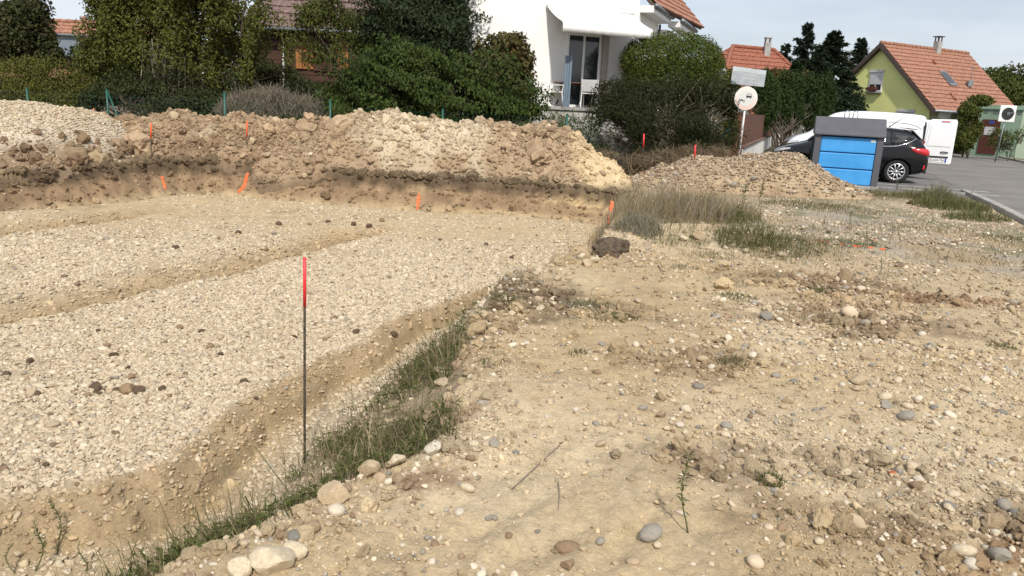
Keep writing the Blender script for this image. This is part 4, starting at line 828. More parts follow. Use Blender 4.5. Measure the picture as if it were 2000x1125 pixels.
# enamel disc, faded red rim: colour fades from top to bottom of the plate by weathering
dz_ = gy(1456, 192, 22.6); zc = dz_[2]; xc = dz_[0] - sx_
def disc(name, r, y, t, mt2, n=40, parent=sg): m = MB(); m.prism([(xc + r * math.cos(2 * math.pi * k / n), y, zc + r * math.sin(2 * math.pi * k / n)) for k in range(n)], (0, -t, 0)); return m.build(name, mt2, parent)
M_FADE, N_, L_, P_ = nodes_of('faded_red_rim'); t_ = N_.new('ShaderNodeTexCoord'); sx2 = N_.new('ShaderNodeSeparateXYZ'); mr_ = N_.new('ShaderNodeMapRange'); mr_.inputs['From Min'].default_value = zc - .33; mr_.inputs['From Max'].default_value = zc + .1
rp_ = N_.new('ShaderNodeValToRGB'); rp_.color_ramp.elements[0].color = (.70, .46, .37, 1); rp_.color_ramp.elements[1].color = (.72, .66, .60, 1); L_.new(t_.outputs['Object'], sx2.inputs[0]); L_.new(sx2.outputs['Z'], mr_.inputs[0]); L_.new(mr_.outputs[0], rp_.inputs[0]); L_.new(rp_.outputs[0], P_.inputs['Base Color']); P_.inputs['Roughness'].default_value = .5
pl_ = disc('sign_plate', .325, -.045, .012, M_POLE); disc('faded_border', .305, -.058, .003, M_FADE, parent=pl_); disc('white_field', .225, -.0625, .002, mat('faded_white', (.60, .61, .58), .6, .05, 5), parent=pl_)
M_ICON = mat('icon_black', (.03, .03, .035), .6, .1, 6)
m = MB(); q = .06; cx_, cz_ = xc + .075, zc + .055
m.prism([(cx_ - .075, -.066, cz_ - .03), (cx_ + .075, -.066, cz_ - .03), (cx_ + .075, -.066, cz_ + .02), (cx_ - .075, -.066, cz_ + .02)], (0, -.002, 0))
for sgn in (-1, 1): m.prism([(cx_ + sgn * .05 - .015, -.066, cz_ - .055), (cx_ + sgn * .05 + .015, -.066, cz_ - .055), (cx_ + sgn * .05 + .015, -.066, cz_ - .03), (cx_ + sgn * .05 - .015, -.066, cz_ - .03)], (0, -.002, 0)); m.path([(cx_ + sgn * .07, -.067, cz_ + .02), (cx_ + sgn * .05, -.067, cz_ + .07)], .006, 4)
m.path([(cx_ - .052, -.067, cz_ + .07), (cx_ + .052, -.067, cz_ + .07)], .006, 4); m.build('car_symbol', M_ICON, pl_)
m = MB(); cx_, cz_ = xc - .12, zc - .06
for sgn in (-1, 1): m.path([(cx_ + sgn * .065 + .03 * math.cos(a), -.067, cz_ - .02 + .03 * math.sin(a)) for a in np.linspace(0, 2 * math.pi, 13)], .006, 4)
m.prism([(cx_ - .05, -.066, cz_ - .005), (cx_ + .045, -.066, cz_ - .02), (cx_ + .05, -.066, cz_ + .005), (cx_ + .0, -.066, cz_ + .03), (cx_ - .045, -.066, cz_ + .02)], (0, -.002, 0)); m.path([(cx_ - .06, -.067, cz_ + .04), (cx_ - .065, -.067, cz_ - .02)], .006, 4); m.build('motorcycle_symbol', M_ICON, pl_)
nb_ = gy(1461, 150, 22.6); xb, zb_ = nb_[0] - sx_, nb_[2]
M_BOARD = mat('faded_grey_board', (.30, .335, .36), .6, .12, 4, col2=(.40, .43, .45))
bd = MB(); tl_ = .045; 
def BP(u, v, y): return (xb + u * math.cos(tl_) + v * math.sin(tl_), y, zb_ + v * math.cos(tl_) - u * math.sin(tl_))
bd.prism([BP(-.475, -.235, -.04), BP(.475, -.235, -.04), BP(.475, .215, -.04), BP(-.475, .245, -.04)], (0, -.012, 0)); bo_ = bd.build('notice_board', M_BOARD, sg)
m = MB(); m.prism([BP(-.473, .11, -.0525), BP(-.2, .13, -.0525), BP(.1, .105, -.0525), BP(.473, .085, -.0525), BP(.473, .21, -.0525), BP(-.473, .24, -.0525)], (0, -.002, 0)); m.build('peeled_strip', mat('pale_grey_board', (.44, .48, .50), .6, .08, 5), bo_)
m = MB(); m.prism([BP(-.473, -.233, -.0525), BP(-.24, -.233, -.0525), BP(-.36, -.15, -.0525), BP(-.473, -.11, -.0525)], (0, -.002, 0)); m.build('bare_corner', mat('bare_grey_metal', (.20, .24, .25), .6, .08, 5), bo_)
M_FWHITE = mat('faded_lettering', (.52, .56, .57), .7, .1, 8)
for body, u, v, sz in (('INTERDIT', .08, .05, .085), ('sauf riverains', .0, -.05, .075), ('Le Maire', .22, -.15, .085)):
    cu = bpy.data.curves.new('t', 'FONT'); cu.body = body; cu.size = sz; cu.align_x = 'CENTER'; cu.align_y = 'CENTER'
    to = bpy.data.objects.new('tmp', cu); COL.objects.link(to); dg = bpy.context.evaluated_depsgraph_get(); dg.update(); tm = bpy.data.meshes.new_from_object(to.evaluated_get(dg)); bpy.data.objects.remove(to)
    tm.materials.append(M_FWHITE); tob = link('faded_lettering', tm, bo_); tob.location = BP(u, v, -.0545); tob.rotation_euler = (math.pi / 2, tl_, 0)
# thin far post
p = gy(1531, 240, 40); q = gy(1542, 195, 40); m = MB(); m.path([(p[0], 40, -.05), (p[0] + .1, 40, q[2] - .1)], .03, 6); m.box((p[0] + .1, 40, q[2] - .1), (.06, .3, .35)); tag(m.build('sign_post', M_POLE, None, (p[0], 40, 0)), 'slim white signpost seen edge on near the dark conifers', 'sign')
# traffic mirror
p = gy(1967, 222, 38.5); mi = thing('traffic_mirror', 'square white board with a black disc on a thin post across the road', 'traffic mirror', (p[0], 38.5, 0))
m = MB(); m.path([(-.1, .05, -.05), (0, .05, p[2])], .03, 6); m.build('post', M_ZINC, mi, smooth=True)
m = MB(); m.prism([(-.39, 0, p[2] - .39), (.39, 0, p[2] - .39), (.39, 0, p[2] + .39), (-.39, 0, p[2] + .39)], (0, -.05, 0)); m.build('board', M_WHITE, mi, bevel=.05)
m = MB(); m.prism([(.29 * math.cos(a), -.052, p[2] + .29 * math.sin(a)) for a in np.linspace(0, 2 * math.pi, 28)[:-1]], (0, -.03, 0)); m.build('disc', M_BLKP, mi)
m = MB(); m.path([(-.05, -.1, p[2]), (.3, -.1, p[2] + .06)], .025, 5); m.box((0, -.09, p[2]), (.12, .04, .12)); m.build('bracket', M_ZINC, mi)

M_REDP = mat('fluorescent_red_paint', (.80, .035, .045), .5, .08, 20); M_STEEL = mat('rusty_rebar', (.045, .042, .038), .75, .5, 40, .6, 200, metal=.2, col2=(.10, .075, .05)); M_ORP = mat('fluorescent_orange_paint', (.85, .13, .03), .6, .12, 20)
def stake(px, py, top, red, label, r=.007, tipm=M_ORP, y=None, dx=0.0):
    b = hit(px, py) if y is None else gy(px, py, y); tpp = gy(px + dx, top, b[1]); h = tpp[2] - b[2]
    s_ = thing('survey_stake', label, 'stake', b, 0); dxx = tpp[0] - b[0]
    m = MB(); m.path([(-dxx * .2, 0, -.15), (0, 0, 0), (dxx * (1 - red / h), 0, h - red)], r, 8); m.build('rod', M_STEEL, s_, smooth=True)
    m = MB(); m.path([(dxx * (1 - red / h), 0, h - red), (dxx, 0, h)], r * 1.25, 8); m.build('painted_tip', tipm, s_, smooth=True)
st_b = hit(595, 905); st_h = gy(595, 503, st_b[1])[2] - st_b[2]
stake(595, 905, 503, st_h * .225, 'steel survey stake with a bright red top standing in the grass bank', .0078, M_REDP)

# ------------------------------------------------------------------ spoil heaps
M_HEAP = col_mat('heap_earth', rough=.95, bump=.8, bscale=35, var=.25, vscale=22)
def heap(name, label, cat, prof, Y, back, front, seed, colf, lump=.13, res=.05, base_drop=.06, tilt=0.0, group=None):
    """prof: silhouette pixels of the crest, standing at depth Y; front/back: metres to the toe"""
    pts = [gy(px, py, Y) for px, py in prof]; X = np.array([p[0] for p in pts]); Zc = np.array([max(p[2], 0) for p in pts]); o = np.argsort(X); X, Zc = X[o], Zc[o]
    xs = np.arange(X[0] - .3, X[-1] + .3, res); ysx = np.arange(Y - front - .3, Y + back + .3, res)
    gx, gyy = np.meshgrid(xs, ysx); gxr, gyr = gx.ravel(), gyy.ravel()
    wob = .25 * fbm(gxr, gyr, .8, 3, seed); yc = Y + tilt * (gxr - X.mean())
    crest = np.interp(gxr, X, Zc, left=-.2, right=-.2)
    t = (gyr - yc + wob); f = np.where(t < 0, np.clip(1 + t / front, -.3, 1), np.clip(1 - t / back, -.3, 1))
    f = np.where(f > 0, np.sin(np.clip(f, 0, 1) * math.pi / 2) ** .85, f)
    h = crest * f
    pos = np.clip(h / .25, 0, 1)
    h = h + pos * lump * (np.abs(fbm(gxr, gyr, 1.6, 4, seed + 5, .55)) * 1.2 - .18) + pos * lump * .5 * fbm(gxr, gyr, 5.5, 3, seed + 9) 
    g0 = terrain(gxr, gyr); z = g0 * np.clip(1 - h, 0, 1) + h - base_drop * (h <= .05)
    z = np.where(h <= 0.0, g0 - .08, np.maximum(z, g0 - .08))
    keep = (h > -.03).reshape(gx.shape); idx = np.arange(gx.size).reshape(gx.shape)
    kq = keep[:-1, :-1] | keep[1:, :-1] | keep[:-1, 1:] | keep[1:, 1:]
    FQ = np.stack([idx[:-1, :-1], idx[:-1, 1:], idx[1:, 1:], idx[1:, :-1]], -1)[kq]
    C = np.clip(colf(gxr, gyr, z, h), .02, .9)
    used = np.unique(FQ); mp_ = np.full(gx.size, -1); mp_[used] = np.arange(len(used))
    cx0, cy0 = X.mean(), Y
    me = np_mesh(name, np.stack([gxr - cx0, gyr - cy0, z], -1)[used], mp_[FQ], M_HEAP, C[used], True)
    ob = link(name, me, None, (cx0, cy0, 0)); tag(ob, label, cat, group)
    def top(x, y): return np.array([z[np.argmin((gxr - a) ** 2 + (gyr - b) ** 2)] for a, b in zip(np.atleast_1d(x), np.atleast_1d(y))])
    ok = h > .06
    return dict(x=gxr, y=gyr, z=z, h=h, ok=ok, crest=crest)
C_CLAY = np.array([.30, .215, .135]); C_LIME = np.array([.49, .41, .29]); C_GRAV = np.array([.52, .45, .35]); C_YSAND = np.array([.55, .43, .26])
def c_gravel(x, y, z, h):
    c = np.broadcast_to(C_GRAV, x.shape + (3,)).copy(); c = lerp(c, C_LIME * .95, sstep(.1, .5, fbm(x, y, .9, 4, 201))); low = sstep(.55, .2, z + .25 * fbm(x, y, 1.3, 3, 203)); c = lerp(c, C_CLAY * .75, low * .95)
    return c * (1 + .15 * fbm(x, y, 9, 3, 205))[:, None]
def c_brown(x, y, z, h):
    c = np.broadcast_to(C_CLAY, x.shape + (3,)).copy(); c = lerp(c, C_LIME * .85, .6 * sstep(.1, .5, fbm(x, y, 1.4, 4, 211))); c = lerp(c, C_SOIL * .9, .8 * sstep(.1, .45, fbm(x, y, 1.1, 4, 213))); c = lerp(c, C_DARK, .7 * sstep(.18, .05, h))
    return c * (1 + .2 * fbm(x, y, 7, 3, 215))[:, None]
def c_pale(x, y, z, h):
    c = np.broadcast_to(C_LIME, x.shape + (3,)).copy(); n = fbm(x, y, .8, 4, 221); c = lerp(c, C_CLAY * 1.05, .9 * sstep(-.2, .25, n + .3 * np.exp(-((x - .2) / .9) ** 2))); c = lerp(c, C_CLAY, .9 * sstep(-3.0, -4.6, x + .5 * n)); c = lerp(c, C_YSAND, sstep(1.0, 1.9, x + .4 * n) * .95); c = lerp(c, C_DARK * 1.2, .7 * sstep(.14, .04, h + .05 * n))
    return c * (1 + .16 * fbm(x, y, 7, 3, 225))[:, None]
def c_small(x, y, z, h):
    c = np.broadcast_to(np.array([.36, .27, .175]), x.shape + (3,)).copy(); c = lerp(c, C_SOIL, .7 * sstep(.05, .4, fbm(x, y, 1.3, 4, 231))); c = lerp(c, C_SAND, .6 * sstep(.1, .5, fbm(x, y, 1.0, 4, 233)))
    return c * (1 + .2 * fbm(x, y, 8, 3, 235))[:, None]
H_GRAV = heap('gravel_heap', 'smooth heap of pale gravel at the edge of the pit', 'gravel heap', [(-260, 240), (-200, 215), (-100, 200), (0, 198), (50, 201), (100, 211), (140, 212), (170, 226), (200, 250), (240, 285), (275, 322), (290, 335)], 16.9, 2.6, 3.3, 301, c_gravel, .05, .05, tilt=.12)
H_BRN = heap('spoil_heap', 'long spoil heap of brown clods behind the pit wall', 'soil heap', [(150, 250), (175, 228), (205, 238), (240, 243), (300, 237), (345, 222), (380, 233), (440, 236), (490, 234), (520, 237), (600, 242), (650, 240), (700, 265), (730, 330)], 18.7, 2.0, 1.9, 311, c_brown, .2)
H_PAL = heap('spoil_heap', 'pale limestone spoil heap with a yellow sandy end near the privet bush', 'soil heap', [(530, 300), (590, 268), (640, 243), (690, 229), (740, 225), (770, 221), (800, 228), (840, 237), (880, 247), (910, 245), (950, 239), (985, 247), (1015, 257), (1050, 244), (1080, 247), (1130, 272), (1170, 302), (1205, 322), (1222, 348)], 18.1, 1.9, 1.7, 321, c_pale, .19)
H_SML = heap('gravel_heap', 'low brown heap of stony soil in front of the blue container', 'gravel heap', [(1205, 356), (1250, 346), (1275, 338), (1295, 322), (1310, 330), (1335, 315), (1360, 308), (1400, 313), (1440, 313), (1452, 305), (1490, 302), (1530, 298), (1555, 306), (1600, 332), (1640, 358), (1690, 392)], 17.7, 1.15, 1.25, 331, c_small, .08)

# survey stakes and spray marks
for px_, py_, top_, y_, lab in ((299, 345, 241, 16.9, 'thin survey stake with an orange tip in front of the brown spoil heap'), (484, 335, 237, 17.1, 'thin survey stake with an orange tip where brown and pale heaps meet'),
                         (184, 236, 212, 19.6, 'short orange tipped stake behind the pale gravel heap'), (1253, 330, 261, 19.2, 'red tipped stake standing before the dark privet bush'), (1353, 345, 283, 17.4, 'red tipped stake on the low stony soil heap')):
    b = gy(px_, py_, y_); tpp = gy(px_ + 2, top_, y_); s_ = thing('survey_stake', lab, 'stake', b); h_ = tpp[2] - b[2]; rd_ = min(.33, h_ * .42)
    m = MB(); m.path([(0, 0, -.15), (0, 0, h_ - rd_)], .009, 6); m.build('rod', M_STEEL, s_, smooth=True)
    m = MB(); m.path([(0, 0, h_ - rd_), ((tpp[0] - b[0]) * .3, 0, h_)], .017, 6); m.build('painted_tip', M_ORP if px_ < 1200 else M_REDP, s_, smooth=True)
def spray(pts, w, label, seed, skip=0.0):
    P = [];
    for (a, b_), (c_, d_) in zip(pts[:-1], pts[1:]):
        for t in np.linspace(0, 1, 14)[:-1]: P.append((a + (c_ - a) * t, b_ + (d_ - b_) * t))
    H_ = hits(P); r = np.random.default_rng(seed); V = []; F = []; base = H_[0]
    for i, h_ in enumerate(H_):
        to = np.array([0, 0, CAM_H]) - h_; to /= np.linalg.norm(to); nrm = to * .5 + np.array([0, 0, .5]); q = h_ + nrm * .018; ww = w * r.uniform(.45, 1.15) / 2
        d = H_[min(i + 1, len(H_) - 1)] - H_[max(i - 1, 0)]; sdv = np.cross(d, to); sdv = sdv / (np.linalg.norm(sdv) + 1e-6)
        V += [q - sdv * ww - base, q + sdv * ww - base, q + nrm * .006 - base]
        if i and r.random() >= skip: k = 3 * i; F += [(k - 3, k, k + 2, k - 1), (k - 1, k + 2, k + 1, k - 2)]
    mm = MB(); mm.add(V, F); o = mm.build('spray_mark', M_ORP); o.location = tuple(base); return tag(o, label, 'paint mark')
spray([(316, 347), (320, 360), (323, 374)], .05, 'thin faded orange spray line on the pit wall near the gravel heap', 1)
spray([(485, 340), (481, 352), (478, 365), (466, 378)], .08, 'curved orange spray line running down the brown pit wall', 2)
spray([(818, 380), (817, 395), (815, 411)], .07, 'straight orange spray mark at the foot of the middle pit wall', 3)
spray([(1196, 396), (1193, 415), (1190, 441)], .09, 'bold orange spray mark at the corner of the pit', 4)
spray([(1570, 465), (1610, 473), (1660, 481), (1735, 489)], .02, 'faint orange spray line across the mossy gravel ground', 5, .5)

# ------------------------------------------------------------------ vegetation
M_LEAF = leaf_mat('leaf', .28, .5); M_NEEDLE = leaf_mat('needles', .12, .65); M_GRASS = leaf_mat('grass_blade', .25, .7)
M_BARK = mat('bark', (.075, .058, .042), .95, .35, 12, .8, 40); M_TWIG = mat('dry_twig', (.17, .135, .10), .95, .3, 15); M_PTRUNK = mat('pine_bark', (.06, .042, .03), .95, .3, 10)
class Clump:
    def __init__(s, seed, f): r = np.random.default_rng(seed); s.k = r.normal(size=(7, 3)) * f; s.p = r.uniform(0, 6.28, 7)
    def __call__(s, P): return np.sin(P @ s.k.T + s.p).sum(1) / 7 ** .5
def unit(v): return v / (np.linalg.norm(v, axis=-1, keepdims=True) + 1e-9)
def leaf_quads(P, N, A, L, W, fold=.25):
    """P base points, N leaf normals, A leaf axes, L lengths, W widths"""
    A = unit(A - N * (A * N).sum(-1, keepdims=True) * .8); S = unit(np.cross(N, A)); L = L[:, None]; W = W[:, None]
    V = np.stack([P, P + A * L * .45 + S * W * .5 + N * W * fold, P + A * L - N * L * .12, P + A * L * .45 - S * W * .5 + N * W * fold], 1).reshape(-1, 3)
    return V, np.arange(len(P) * 4).reshape(-1, 4)
def foliage(name, parent, blobs, n, size, cols, seed, aspect=.5, droop=.35, gap=-.35, lump=.16, clump_f=2.2, mt2=None, shell=.45, up_bias=.25, flat=0.0):
    r = np.random.default_rng(seed); B = np.array(blobs, float); cl = Clump(seed, clump_f); cl2 = Clump(seed + 1, clump_f * .5)
    wts = (B[:, 3] * B[:, 4] * B[:, 5]) ** .667; bi = r.choice(len(B), int(n * 1.6), p=wts / wts.sum()); b = B[bi]
    d = unit(r.normal(size=(len(bi), 3))); rad = shell + (1.02 - shell) * r.random(len(bi)) ** .55
    rad = rad * (1 + lump * cl(d * 2.2 + b[:, :3]))
    P = b[:, :3] + d * b[:, 3:6] * rad[:, None]
    k = cl(P) > gap; P, d, rad = P[k][:n], d[k][:n], rad[k][:n]; m = len(P)
    N = unit(d * .8 + r.normal(size=(m, 3)) * .55 + np.array([0, 0, up_bias])); A = unit(r.normal(size=(m, 3)) + d * .5 + np.array([0, 0, -droop * 2]) ); 
    if flat: A[:, 2] *= (1 - flat)
    L = size * r.uniform(.65, 1.3, m); V, F = leaf_quads(P, N, A, L, L * aspect)
    C = np.array(cols, float); ci = r.random(m) * .6 + .4 * (.5 + .35 * cl2(P)); ci = np.clip(ci, 0, .999) * (len(C) - 1); lo = ci.astype(int); c = C[lo] * (1 - (ci - lo))[:, None] + C[np.minimum(lo + 1, len(C) - 1)] * (ci - lo)[:, None]
    c = c * r.uniform(.75, 1.25, m)[:, None]
    return link(name, np_mesh(name, V, F, mt2 or M_LEAF, np.repeat(c, 4, 0)), parent)
def blob(px, py, Y, rpx, rz=None, dep=.8):               # ellipsoid seen at a pixel, standing at depth Y
    p = gy(px, py, Y); k = Y / FPX * 1.02; return [p[0], p[1], p[2], rpx * k, rpx * k * dep, (rz or rpx) * k]
def rel(bl, root): o = np.array(root.location); return [[b[0] - o[0], b[1] - o[1], b[2] - o[2], *b[3:]] for b in bl]
def limbs(name, parent, segs, mt2, n=6):
    m = MB()
    for pts, r0, r1 in segs: m.path(pts, list(np.linspace(r0, r1, len(pts))), n)
    return m.build(name, mt2, parent, smooth=True)
def crooked(a, b, k, amp, r):
    a, b = np.array(a, float), np.array(b, float); return [tuple(a + (b - a) * t + (r.normal(size=3) * amp * math.sin(math.pi * t))) for t in np.linspace(0, 1, k)]
def tree(name, label, cat, px, Y, blobs, n, size, cols, seed, trunk_r=.1, stems=1, group=None, bare=0, trunk_mat=None, **kw):
    base = gy(px, 230, Y); root = thing(name, label, cat, (base[0], Y, tz(base[0], Y) - .02), group=group); R_ = rel(blobs, root); r = np.random.default_rng(seed + 99); segs = []
    for s_ in range(stems):
        a = (r.normal() * .25 * (stems > 1), r.normal() * .2 * (stems > 1), -.1); top = np.array(R_[np.argmax([b[2] for b in R_])][:3]) if s_ == 0 else np.array(R_[r.integers(len(R_))][:3])
        pts = crooked(a, top, 6, .08 * abs(top[2]) * .4, r); segs.append((pts, trunk_r, trunk_r * .25))
        for bi in r.choice(len(R_), min(len(R_), 7), replace=False):
            b = R_[bi]; k = r.integers(1, 4); segs.append((crooked(pts[k], np.array(b[:3]) + r.normal(size=3) * np.array(b[3:]) * .3, 5, .08, r), trunk_r * .45, trunk_r * .08))
    for _ in range(bare):
        b = R_[r.integers(len(R_))]; q = np.array(b[:3]); e = q + unit(r.normal(size=3)) * np.array(b[3:]) * r.uniform(.9, 1.12); segs.append((crooked(q * .8, e, 4, .06, r), .012, .004))
    limbs('trunk' if stems == 1 else 'stems', root, segs, trunk_mat or M_BARK)
    foliage('crown', root, R_, n, size, cols, seed, **kw); return root
G_MID = [(.045, .064, .016), (.075, .096, .022), (.115, .128, .03)]; G_BRIGHT = [(.036, .062, .014), (.068, .105, .02), (.12, .155, .034)]; G_YEL = [(.06, .07, .018), (.10, .11, .024), (.15, .14, .035)]
G_DARK = [(.021, .028, .011), (.036, .047, .016), (.058, .067, .023)]; G_BROWN = [(.035, .05, .016), (.065, .066, .02), (.10, .075, .028)]; G_CON = [(.011, .020, .011), (.018, .032, .015), (.028, .045, .02)]
tree('maple_tree', 'dark rounded tree with reddish brown tinges at the far left', 'tree', 62, 27, [blob(60, 55, 27, 62, 52), blob(25, 80, 27, 50, 45), blob(100, 85, 27, 40, 40), blob(70, 25, 27, 38, 25), blob(-40, 60, 27, 60, 60), blob(20, 20, 27, 30, 20)], 15000, .13, G_DARK + [(.07, .045, .025)], 1, .13, aspect=.75, lump=.24)
tree('hedge_bush', 'light green leafy hedge bush behind the gravel heap', 'bush', 80, 23.6, [blob(30, 165, 23.6, 70, 52), blob(110, 165, 23.6, 62, 55), blob(165, 185, 23.6, 40, 42), blob(-50, 165, 23.6, 70, 55), blob(75, 190, 23.6, 70, 45), blob(60, 135, 23.6, 45, 26), blob(140, 205, 23.4, 50, 30)], 18000, .075, G_YEL, 2, .05, 4, aspect=.5, lump=.2)
tree('field_maple_tree', 'tall loose tree with yellowing leaves and several dark stems', 'tree', 325, 24.3, [blob(330, 20, 24.3, 105, 60), blob(250, 40, 24.3, 75, 50), blob(430, 30, 24.3, 80, 60), blob(500, 60, 24.6, 55, 60), blob(210, 75, 24.3, 55, 42), blob(390, 95, 24.3, 85, 50), blob(470, 120, 24.3, 60, 55), blob(290, 105, 24.0, 65, 38), blob(190, 120, 24.3, 42, 40), blob(335, -45, 24.3, 130, 55), blob(450, -30, 24.3, 90, 50), blob(230, 5, 24.3, 55, 28), blob(530, 130, 24.5, 40, 50)], 48000, .095, G_MID[1:] + G_YEL[1:], 3, .11, 3, bare=60, aspect=.7, gap=-.25, lump=.3, clump_f=1.8)
tree('undergrowth_bush', 'dark leafy undergrowth below the tall loose tree', 'bush', 330, 23.0, [blob(240, 190, 23.0, 60, 42), blob(330, 185, 23.0, 65, 50), blob(420, 180, 23.0, 55, 50), blob(200, 205, 23.0, 45, 32), blob(380, 205, 22.8, 70, 32), blob(280, 215, 22.6, 60, 25)], 15000, .085, G_DARK + G_MID[1:2], 4, .04, 5, bare=60, aspect=.6, gap=-.3)
tree('elder_bush', 'shaded elder bush in front of the brown chalet', 'bush', 560, 24.5, [blob(540, 158, 24.5, 50, 36), blob(600, 178, 24.5, 50, 22), blob(510, 165, 24.5, 45, 45), blob(480, 170, 24.2, 45, 40)], 8000, .085, G_DARK + G_MID[1:2], 5, .04, 4, bare=20, aspect=.55)
# grey dry brush
def brush(name, label, px, Y, blobs, n, seed, mt2, rad=.006, cat='brush'):
    base = gy(px, 230, Y); root = thing(name, label, cat, (base[0], Y, 0)); R_ = rel(blobs, root); r = np.random.default_rng(seed); V = []; F = []
    for i in range(n):
        b = R_[r.integers(len(R_))]; foot = np.array([b[0] + r.normal() * b[3] * .5, b[1] + r.normal() * b[4] * .4, 0]); d = unit(r.normal(size=3) + np.array([0, 0, .6])); e = np.array(b[:3]) + d * np.array(b[3:]) * r.uniform(.5, 1.0); e[2] = max(e[2], .1)
        mid = (foot + e) / 2 + np.array([0, 0, .12]) + r.normal(size=3) * .12; P_ = [foot, mid, e, e + r.normal(size=3) * .12 + np.array([0, 0, -.03])]
        side = unit(np.cross(e - foot, r.normal(size=3))[None])[0]; k = len(V)
        for j, p in enumerate(P_): w = rad * (1.2 - .25 * j); V += [p - side * w, p + side * w]
        F += [(k + 2 * j, k + 2 * j + 1, k + 2 * j + 3, k + 2 * j + 2) for j in range(3)]
    me = np_mesh('twigs', np.array(V), np.array(F), mt2); link('twigs', me, root); return root
brush('dry_brush', 'grey heap of dry tangled brushwood by the mesh fence', 540, 21.9, [blob(480, 210, 21.9, 48, 34), blob(540, 205, 21.9, 55, 38), blob(600, 212, 21.9, 45, 28), blob(450, 218, 21.9, 30, 25), blob(515, 200, 22.1, 50, 30)], 5200, 6, mat('grey_twigs', (.165, .14, .10), .95, .35, 20), .007)
brush('dead_shrub', 'bare grey dead branches caught low in the tall loose tree', 320, 23.6, [blob(310, 100, 23.6, 35, 28), blob(340, 110, 23.6, 30, 20)], 60, 7, mat('pale_dead_wood', (.24, .21, .17), .95, .2, 20), .014, 'branches')
tree('cherry_tree', 'loose narrow leaved tree hanging over the brown chalet roof', 'tree', 690, 26.0, [blob(660, 30, 26, 50, 32), blob(700, 60, 26, 48, 38), blob(620, 20, 26, 38, 22), blob(735, 25, 26, 55, 45), blob(690, 95, 26, 45, 28), blob(740, 100, 26, 50, 36), blob(700, -25, 26, 80, 32), blob(600, 40, 26, 28, 16), blob(615, 105, 26, 32, 22), blob(580, 75, 26, 30, 16)], 12500, .12, G_MID + [(.11, .12, .035)], 8, .08, 2, bare=24, aspect=.36, gap=-.1, droop=.6, lump=.3)
tree('thuja_tree', 'tall dense dark cypress beside the white house', 'tree', 840, 25.6, [blob(830, 60, 25.6, 105, 80), blob(880, 20, 25.6, 68, 70), blob(790, 20, 25.6, 78, 75), blob(850, -60, 25.6, 75, 75), blob(900, 75, 25.6, 48, 60), blob(760, 70, 25.6, 55, 60), blob(830, 120, 25.6, 100, 45), blob(895, 125, 25.4, 50, 50)], 38000, .14, [(.018, .03, .014), (.03, .045, .02), (.045, .062, .026)], 9, .16, aspect=.4, droop=-.2, lump=.22, gap=-.5, clump_f=3.2, mt2=M_NEEDLE)
tree('dogwood_bush', 'large dense bright green bush above the pale spoil heap', 'bush', 830, 22.6, [blob(700, 190, 22.6, 75, 48), blob(770, 160, 22.6, 80, 62), blob(850, 175, 22.6, 85, 62), blob(930, 165, 22.6, 80, 62), blob(1000, 195, 22.6, 60, 42), blob(650, 200, 22.4, 42, 30), blob(780, 115, 22.8, 45, 35), blob(900, 205, 22.4, 110, 38), blob(750, 210, 22.3, 90, 30), blob(1035, 205, 22.4, 30, 26), blob(735, 130, 22.6, 32, 26), blob(690, 160, 22.4, 30, 26), blob(840, 120, 22.6, 26, 26), blob(960, 115, 22.7, 26, 24), blob(905, 125, 22.6, 22, 24)], 36000, .105, [(.024, .042, .011), (.046, .074, .016), (.085, .115, .028)], 10, .06, 6, bare=30, aspect=.55, droop=.9, lump=.36, gap=-.5, clump_f=3.2)
tree('hazel_bush', 'brownish autumn tinted hazel bush against the white wall', 'bush', 985, 24.0, [blob(985, 110, 24, 55, 42), blob(1010, 130, 24, 40, 45), blob(960, 140, 24, 40, 50), blob(990, 165, 24, 55, 40), blob(1000, 80, 24, 40, 16)], 6500, .13, G_BROWN, 11, .05, 4, bare=14, aspect=.85, gap=-.6, lump=.3)
tree('topiary_bush', 'clipped dome shaped laurel bush with a rusty tinge at the top', 'bush', 1315, 25.0, [blob(1312, 125, 25, 97, 58), blob(1270, 115, 25, 52, 42), blob(1360, 115, 25, 50, 42), blob(1312, 165, 25, 95, 50)], 34000, .07, [(.045, .075, .014), (.085, .115, .02), (.15, .12, .028)], 12, .07, 3, aspect=.55, lump=.03, gap=-2, shell=.6)
tree('privet_bush', 'big dark privet bush with bare sticks poking out above the stony heap', 'bush', 1300, 22.8, [blob(1235, 200, 22.8, 66, 46), blob(1310, 205, 22.8, 90, 55), blob(1385, 205, 22.8, 52, 55), blob(1250, 240, 22.8, 80, 55), blob(1340, 250, 22.6, 85, 58), blob(1400, 260, 22.8, 42, 50), blob(1195, 180, 22.9, 34, 26), blob(1300, 285, 22.4, 110, 35), blob(1215, 280, 22.6, 55, 40), blob(1185, 225, 22.7, 36, 40), blob(1190, 265, 22.6, 36, 40), blob(1418, 215, 22.9, 28, 50), blob(1300, 235, 22.2, 120, 50)], 46000, .07, [(.017, .022, .009), (.03, .038, .013), (.05, .056, .02)], 13, .05, 7, bare=170, trunk_mat=M_TWIG, aspect=.45, lump=.24, gap=-.55)
tree('willow_shoots', 'slender upright shoots below the terrace wall', 'bush', 1100, 22.0, [blob(1080, 255, 22, 30, 35), blob(1110, 260, 22, 32, 40), blob(1140, 270, 22, 32, 36), blob(1165, 285, 22, 28, 28), blob(1060, 262, 22, 30, 22), blob(1000, 250, 22.0, 55, 16), blob(920, 245, 22.2, 60, 14)], 5200, .11, G_MID, 14, .02, 8, aspect=.2, gap=-.1, droop=-.6, lump=.25)
